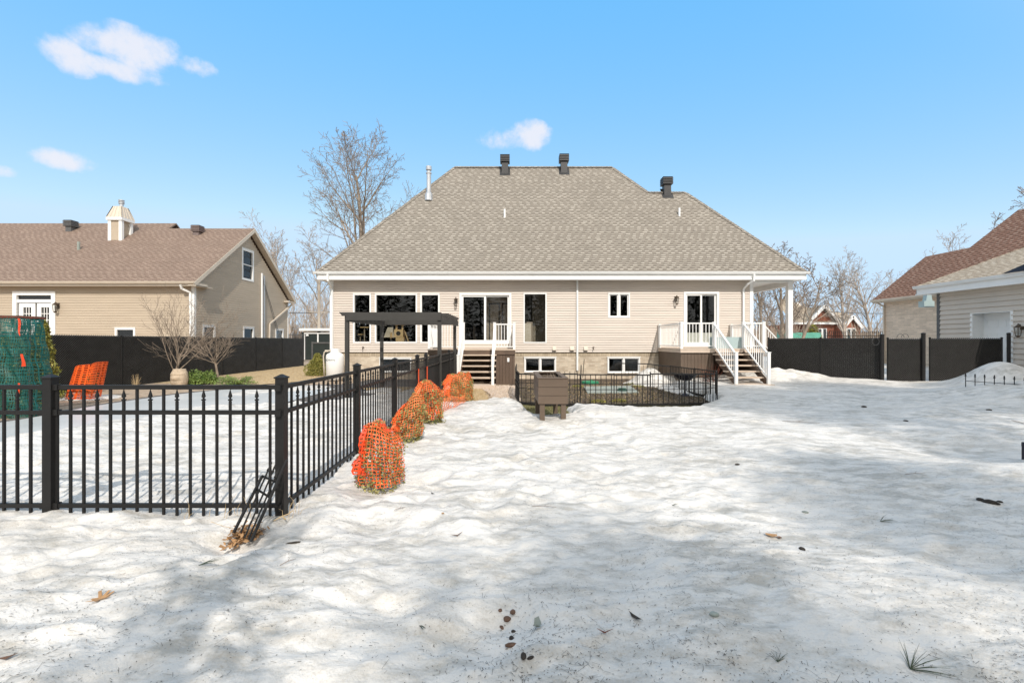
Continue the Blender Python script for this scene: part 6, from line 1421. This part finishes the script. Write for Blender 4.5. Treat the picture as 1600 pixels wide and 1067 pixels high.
# ------------------------------------------------------------ pines behind the photographer that shade the snow
def pine(x, y, z0, z1, R0, seed, label):
    t = thing('pine_tree', (x, y, 0), label, 'tree', 'tall pines standing behind the camera'); rn = random.Random(seed); tr, cr, nd = MB(), MB(), MB()
    tr.tube([(x,y,-.1),(x+.05,y,z1*.5),(x,y,z1)], [.16,.12,.02], 8)
    nb = int((48 if y > -10 else 42)*(z1-z0)*R0/2)+(8 if R0 > 1 else 1)
    for b in range(nb):
        f = (b+rn.random())/nb; z = z0+(z1-z0)*f; R_ = R0*(1-f*f)**.5*rn.uniform(.75,1.1)+.15
        a = rn.uniform(0,6.28); e = rn.uniform(-.05,.30); p = Vector((x,y,z)); dd_ = Vector((math.cos(a)*math.cos(e),math.sin(a)*math.cos(e),math.sin(e)))
        cr.tube([p, p+dd_*R_*.5, p+dd_*R_+Vector((0,0,.1*R_))], [.028,.018,.006], 4)
        for q in range(int(17*R_)+4):
            c = p+dd_*R_*rn.uniform(.15,1.02)+Vector((rn.gauss(0,.26*min(1,R0)),rn.gauss(0,.26*min(1,R0)),rn.gauss(0,.18)))
            for s_ in range(7): u = Vector((rn.gauss(0,1),rn.gauss(0,1),rn.gauss(.3,1))).normalized()*.13; w = u.orthogonal().normalized()*.011; nd.quad(c-u*.2-w, c-u*.2+w, c+u+w*.3, c+u-w*.3)
    tr.build('trunk', M['bark'], t); cr.build('limbs', M['bark'], t); nd.build('needles', M['leaf_pine'], t); return t
for i, q in enumerate(PINES): pine(*q, 100+i, 'tall pine behind the camera, number %s of the pines' % ['one','two','three','four','five','six','seven'][i])

# ------------------------------------------------------------ small things lying on the snow
def on_snow(px, py):
    z = .17
    for _ in range(8):
        x, y = W0(px, py, z); z = sh(x, y)
    return x, y, z
def clod(px, py, rx, ry, label, m='clod', ang=0, hh=.6, grp='brown clods on the foreground snow', nm='clod'):
    x, y, z = on_snow(px, py); mb = MB(); rn = random.Random(int(px*7+py)); n, k = 12, 7
    for j in range(k+1):
        ph = -math.pi/2+math.pi*j/k
        for i in range(n):
            a = 2*math.pi*i/n; s = 1+rn.uniform(-.10,.10); X = rx*math.cos(ph)*math.cos(a)*s; Yy = ry*math.cos(ph)*math.sin(a)*s
            mb.v.append((x+X*math.cos(ang)-Yy*math.sin(ang), y+X*math.sin(ang)+Yy*math.cos(ang), z+min(rx,ry)*hh*(.35+math.sin(ph)*s)))
    for j in range(k):
        for i in range(n): a = j*n+i; b = j*n+(i+1)%n; mb.f.append((a, b, b+n, a+n))
    return tag(mb.build(nm, M[m], smooth=True), label, 'clod', grp)
s = 2.15/F
clod(801,961, 5*s,6.5*s, 'lightest round clod, top right of the foreground group of brown clods')
clod(792.5,968, 6.5*s,7*s, 'largest reddish clod in the upper cluster of the foreground group', ang=.5)
clod(781.5,966, 3.6*s,4*s, 'small pointed clod at the upper left of the foreground group')
clod(784,974.5, 3.2*s,6*s, 'narrow clod hanging below the upper cluster of the foreground group', ang=.5)
clod(802,986.5, 4*s,3.5*s, 'small flat clod alone in the middle of the foreground group', 'clod_dark')
clod(799,997.5, 4*s,6.5*s, 'upright oval dark clod above the long clod', 'clod_dark')
clod(799,1008, 10.5*s,5*s, 'long sausage shaped clod at the bottom of the foreground group', ang=.08)
clod(818,1025, 4.5*s,7.5*s, 'dark knobbly clod at the lower right of the foreground group', 'clod_dark')
clod(829,1026, 6*s,3*s, 'thin dark curled clod attached right of the knobbly clod', 'clod_dark', ang=.6)
clod(1253,858, 4*.0046,5*.0046, 'dark round clod right of the brown leaf scraps in the sunny patch', 'clod_dark')
clod(1116,960, 7*.0036,5*.0036, 'grey lump alone on the shaded foreground snow', 'pad', grp=None, nm='lump')
clod(1258,800, 5*.0055,3*.0055, 'small grey flat lump at the edge of the sunny patch', 'pad', ang=-.4, grp=None, nm='lump')
for (px, py, rx, ry, an, lab) in ((1541,784,5,4,-.15,'round black lump, second from the left in the heap at the right'),(1548,785.5,6,4.5,.2,'largest black lump of the heap at the right of the snow'),(1554,788,4.5,3.5,.5,'black lump just right of the largest one in the heap'),(1532,781,5,3,.1,'small black lump at the left end of the heap at the right'),(1562,787.5,4,2,-.1,'flat black lump at the right end of the heap at the right'),(458,848,11,1.6,.35,'long black twiggy lump on the snow below the corner post'),(1350,636,3.5,2,0,'tiny black lump on the snow below the slatted fence'),(1415,658,3,2,.3,'tiny black lump on the far right snow'),(1545,641,3.2,2,.0,'tiny black lump below the border fence'),(1152,726,4,1.8,.2,'small dark crumb in the middle distance right of centre')):
    Yd = 1.43*F/(py-533.5); clod(px, py, rx*Yd/F, ry*Yd/F*1.8, lab, 'clod_dark', an, .5, 'black lumps lying on the snow', 'dark_lump')
def leaf(px, py, outline, size, m, label, nm='dead_leaf', ang=0, curl=.25, grp=None):
    x, y, z = on_snow(px, py); c, s_ = math.cos(ang), math.sin(ang); P_ = [(x+(a*c-b*s_)*size, y+(a*s_+b*c)*size, z+.008+curl*size*(a*a+b*b)) for a, b in outline]
    mb = MB(); n = len(P_); mb.v = P_+[(x,y,z+.006)]+[(p[0],p[1],p[2]-.0015) for p in P_]+[(x,y,z+.0045)]
    for i in range(n): j = (i+1)%n; mb.f += [(i,j,n),(n+1+j,n+1+i,2*n+1),(i,n+1+i,n+1+j,j)]
    return tag(mb.build(nm, M[m]), label, 'leaf', grp)
oak = [(0,-1.2),(.08,-.5),(.5,-.75),(.45,-.4),(.2,-.1),(.95,.15),(.9,.4),(.35,.25),(.55,.95),(.3,1.0),(.08,.45),(-.15,1.05),(-.4,.95),(-.22,.35),(-.9,.7),(-1.0,.45),(-.3,.05),(-.55,-.3),(-.45,-.5),(-.08,-.45)]
leaf(156, 937, oak, .055, 'dead_leaf', 'tan oak leaf lying on the snow at the lower left', ang=-.3)
leaf(839, 981, [(0,-1),(.5,-.4),(.6,.3),(.2,1),(-.4,.8),(-.45,0),(-.3,-.7)], .036, 'pad', 'pale grey curled leaf right of the foreground clods', ang=-.1, curl=.9)
leaf(993, 966, [(0,-1),(.25,-.3),(.2,.5),(0,1.1),(-.3,.4),(-.3,-.4)], .04, 'clod_dark', 'dark pointed leaf in a small melt hollow', ang=.6)
leaf(1205, 838, [(0,-.6),(.8,-.3),(.9,.3),(.1,.6),(-.8,.4),(-.9,-.2)], .045, 'dead_leaf', 'light brown leaf scrap in the sunny patch', ang=-.3)
leaf(1218, 841, [(0,-.6),(.5,-.2),(.4,.5),(-.4,.5),(-.5,-.3)], .03, 'clod', 'dark brown leaf scrap right beside the light brown one', ang=.3)
leaf(692, 803, [(0,-.6),(.5,-.2),(.4,.5),(-.4,.5),(-.5,-.3)], .022, 'dead_leaf', 'tiny orange-brown leaf on the snow right of the nearest wrapped shrub', ang=.3)
leaf(676, 772, [(0,-.9),(.3,-.2),(.1,.9),(-.3,.2)], .03, 'clod_dark', 'dark leaf scrap beyond the tiny orange-brown leaf', ang=.9)
leaf(714, 838, [(0,-1.6),(.2,0),(0,1.5),(-.2,.2)], .035, 'clod', 'narrow brown leaf blade in the middle of the foreground snow', ang=-.9)
leaf(10, 1030, [(0,-1),(.4,0),(0,1.2),(-.4,.2)], .03, 'clod', 'dark brown leaf at the lower left corner', ang=-1.1)
leaf(945, 990, [(0,-2),(.25,0),(0,2),(-.25,.2)], .020, 'rust', 'reddish bark strip on the shaded snow', ang=1.5)
def needles_tuft(px, py, L0, n, label, spread=1.2, ang=.2, el=.35, r=.0011, grp=None):
    x, y, z = on_snow(px, py); mb = MB(); rn = random.Random(int(px))
    for k in range(n):
        a = ang+rn.uniform(-spread, spread); e = rn.uniform(.02, el); L_ = L0*rn.uniform(.6,1.1); mb.tube([(x,y,z+.004),(x+L_*.5*math.cos(a),y+L_*.5*math.sin(a),z+.006+L_*.5*math.sin(e)*1.1),(x+L_*math.cos(a),y+L_*math.sin(a),z+L_*math.sin(e)*.9+.004)], [r*1.2,r,r*.4], 3)
    return tag(mb.build('needle_tuft', M['leaf_pine']), label, 'needles', grp)
needles_tuft(1422, 1046, .16, 26, 'large green pine needle tuft at the lower right', .9, .35)
needles_tuft(655, 978, .06, 9, 'small grey needle tuft left of the foreground clods', .3, -.8)
needles_tuft(310, 884, .14, 10, 'thin dark twig with needles below the loose fence piece', .25, .3)
needles_tuft(1375, 815, .12, 12, 'sparse needle tuft in the shade right of the sunny patch', .6, .1)
needles_tuft(1215, 1035, .07, 7, 'crossed needles near the bottom edge right of centre', 1.5, 1.0)
needles_tuft(1050, 790, .06, 5, 'tiny needle bunch in the middle of the sunny snow', 1.2, .4)
for i, (px, py, L_, a, lab) in enumerate(((450,880,.10,.9,'short dark twig on the snow below the corner post'),(1245,660,.7,-.35,'thin long twig on the shaded snow far right'),(850,793,.20,-.2,'small twig on the bright snow in the middle'),(625,795,.10,.6,'short twig just below the nearest wrapped shrub'),(1430,742,.22,.05,'pale thin stick in the upper sunny patch'),(1590,660,.35,1.2,'forked twig standing at the right edge of the snow'))):
    x, y, z = on_snow(px, py); mb = MB(); c, s_ = math.cos(a), math.sin(a); r = .0025*max(1, y/4); mb.tube([(x-c*L_/2,y-s_*L_/2,z+.008),(x,y,z+.016),(x+c*L_/2,y+s_*L_/2,z+.012)], [r,r,r*.5], 5); mb.tube([(x,y,z+.016),(x+c*L_*.2-s_*L_*.15,y+s_*L_*.2+c*L_*.15,z+.03)], [r*.8,r*.4], 4)
    tag(mb.build('twig', M['twig']), lab, 'twig', 'twigs lying on the snow')
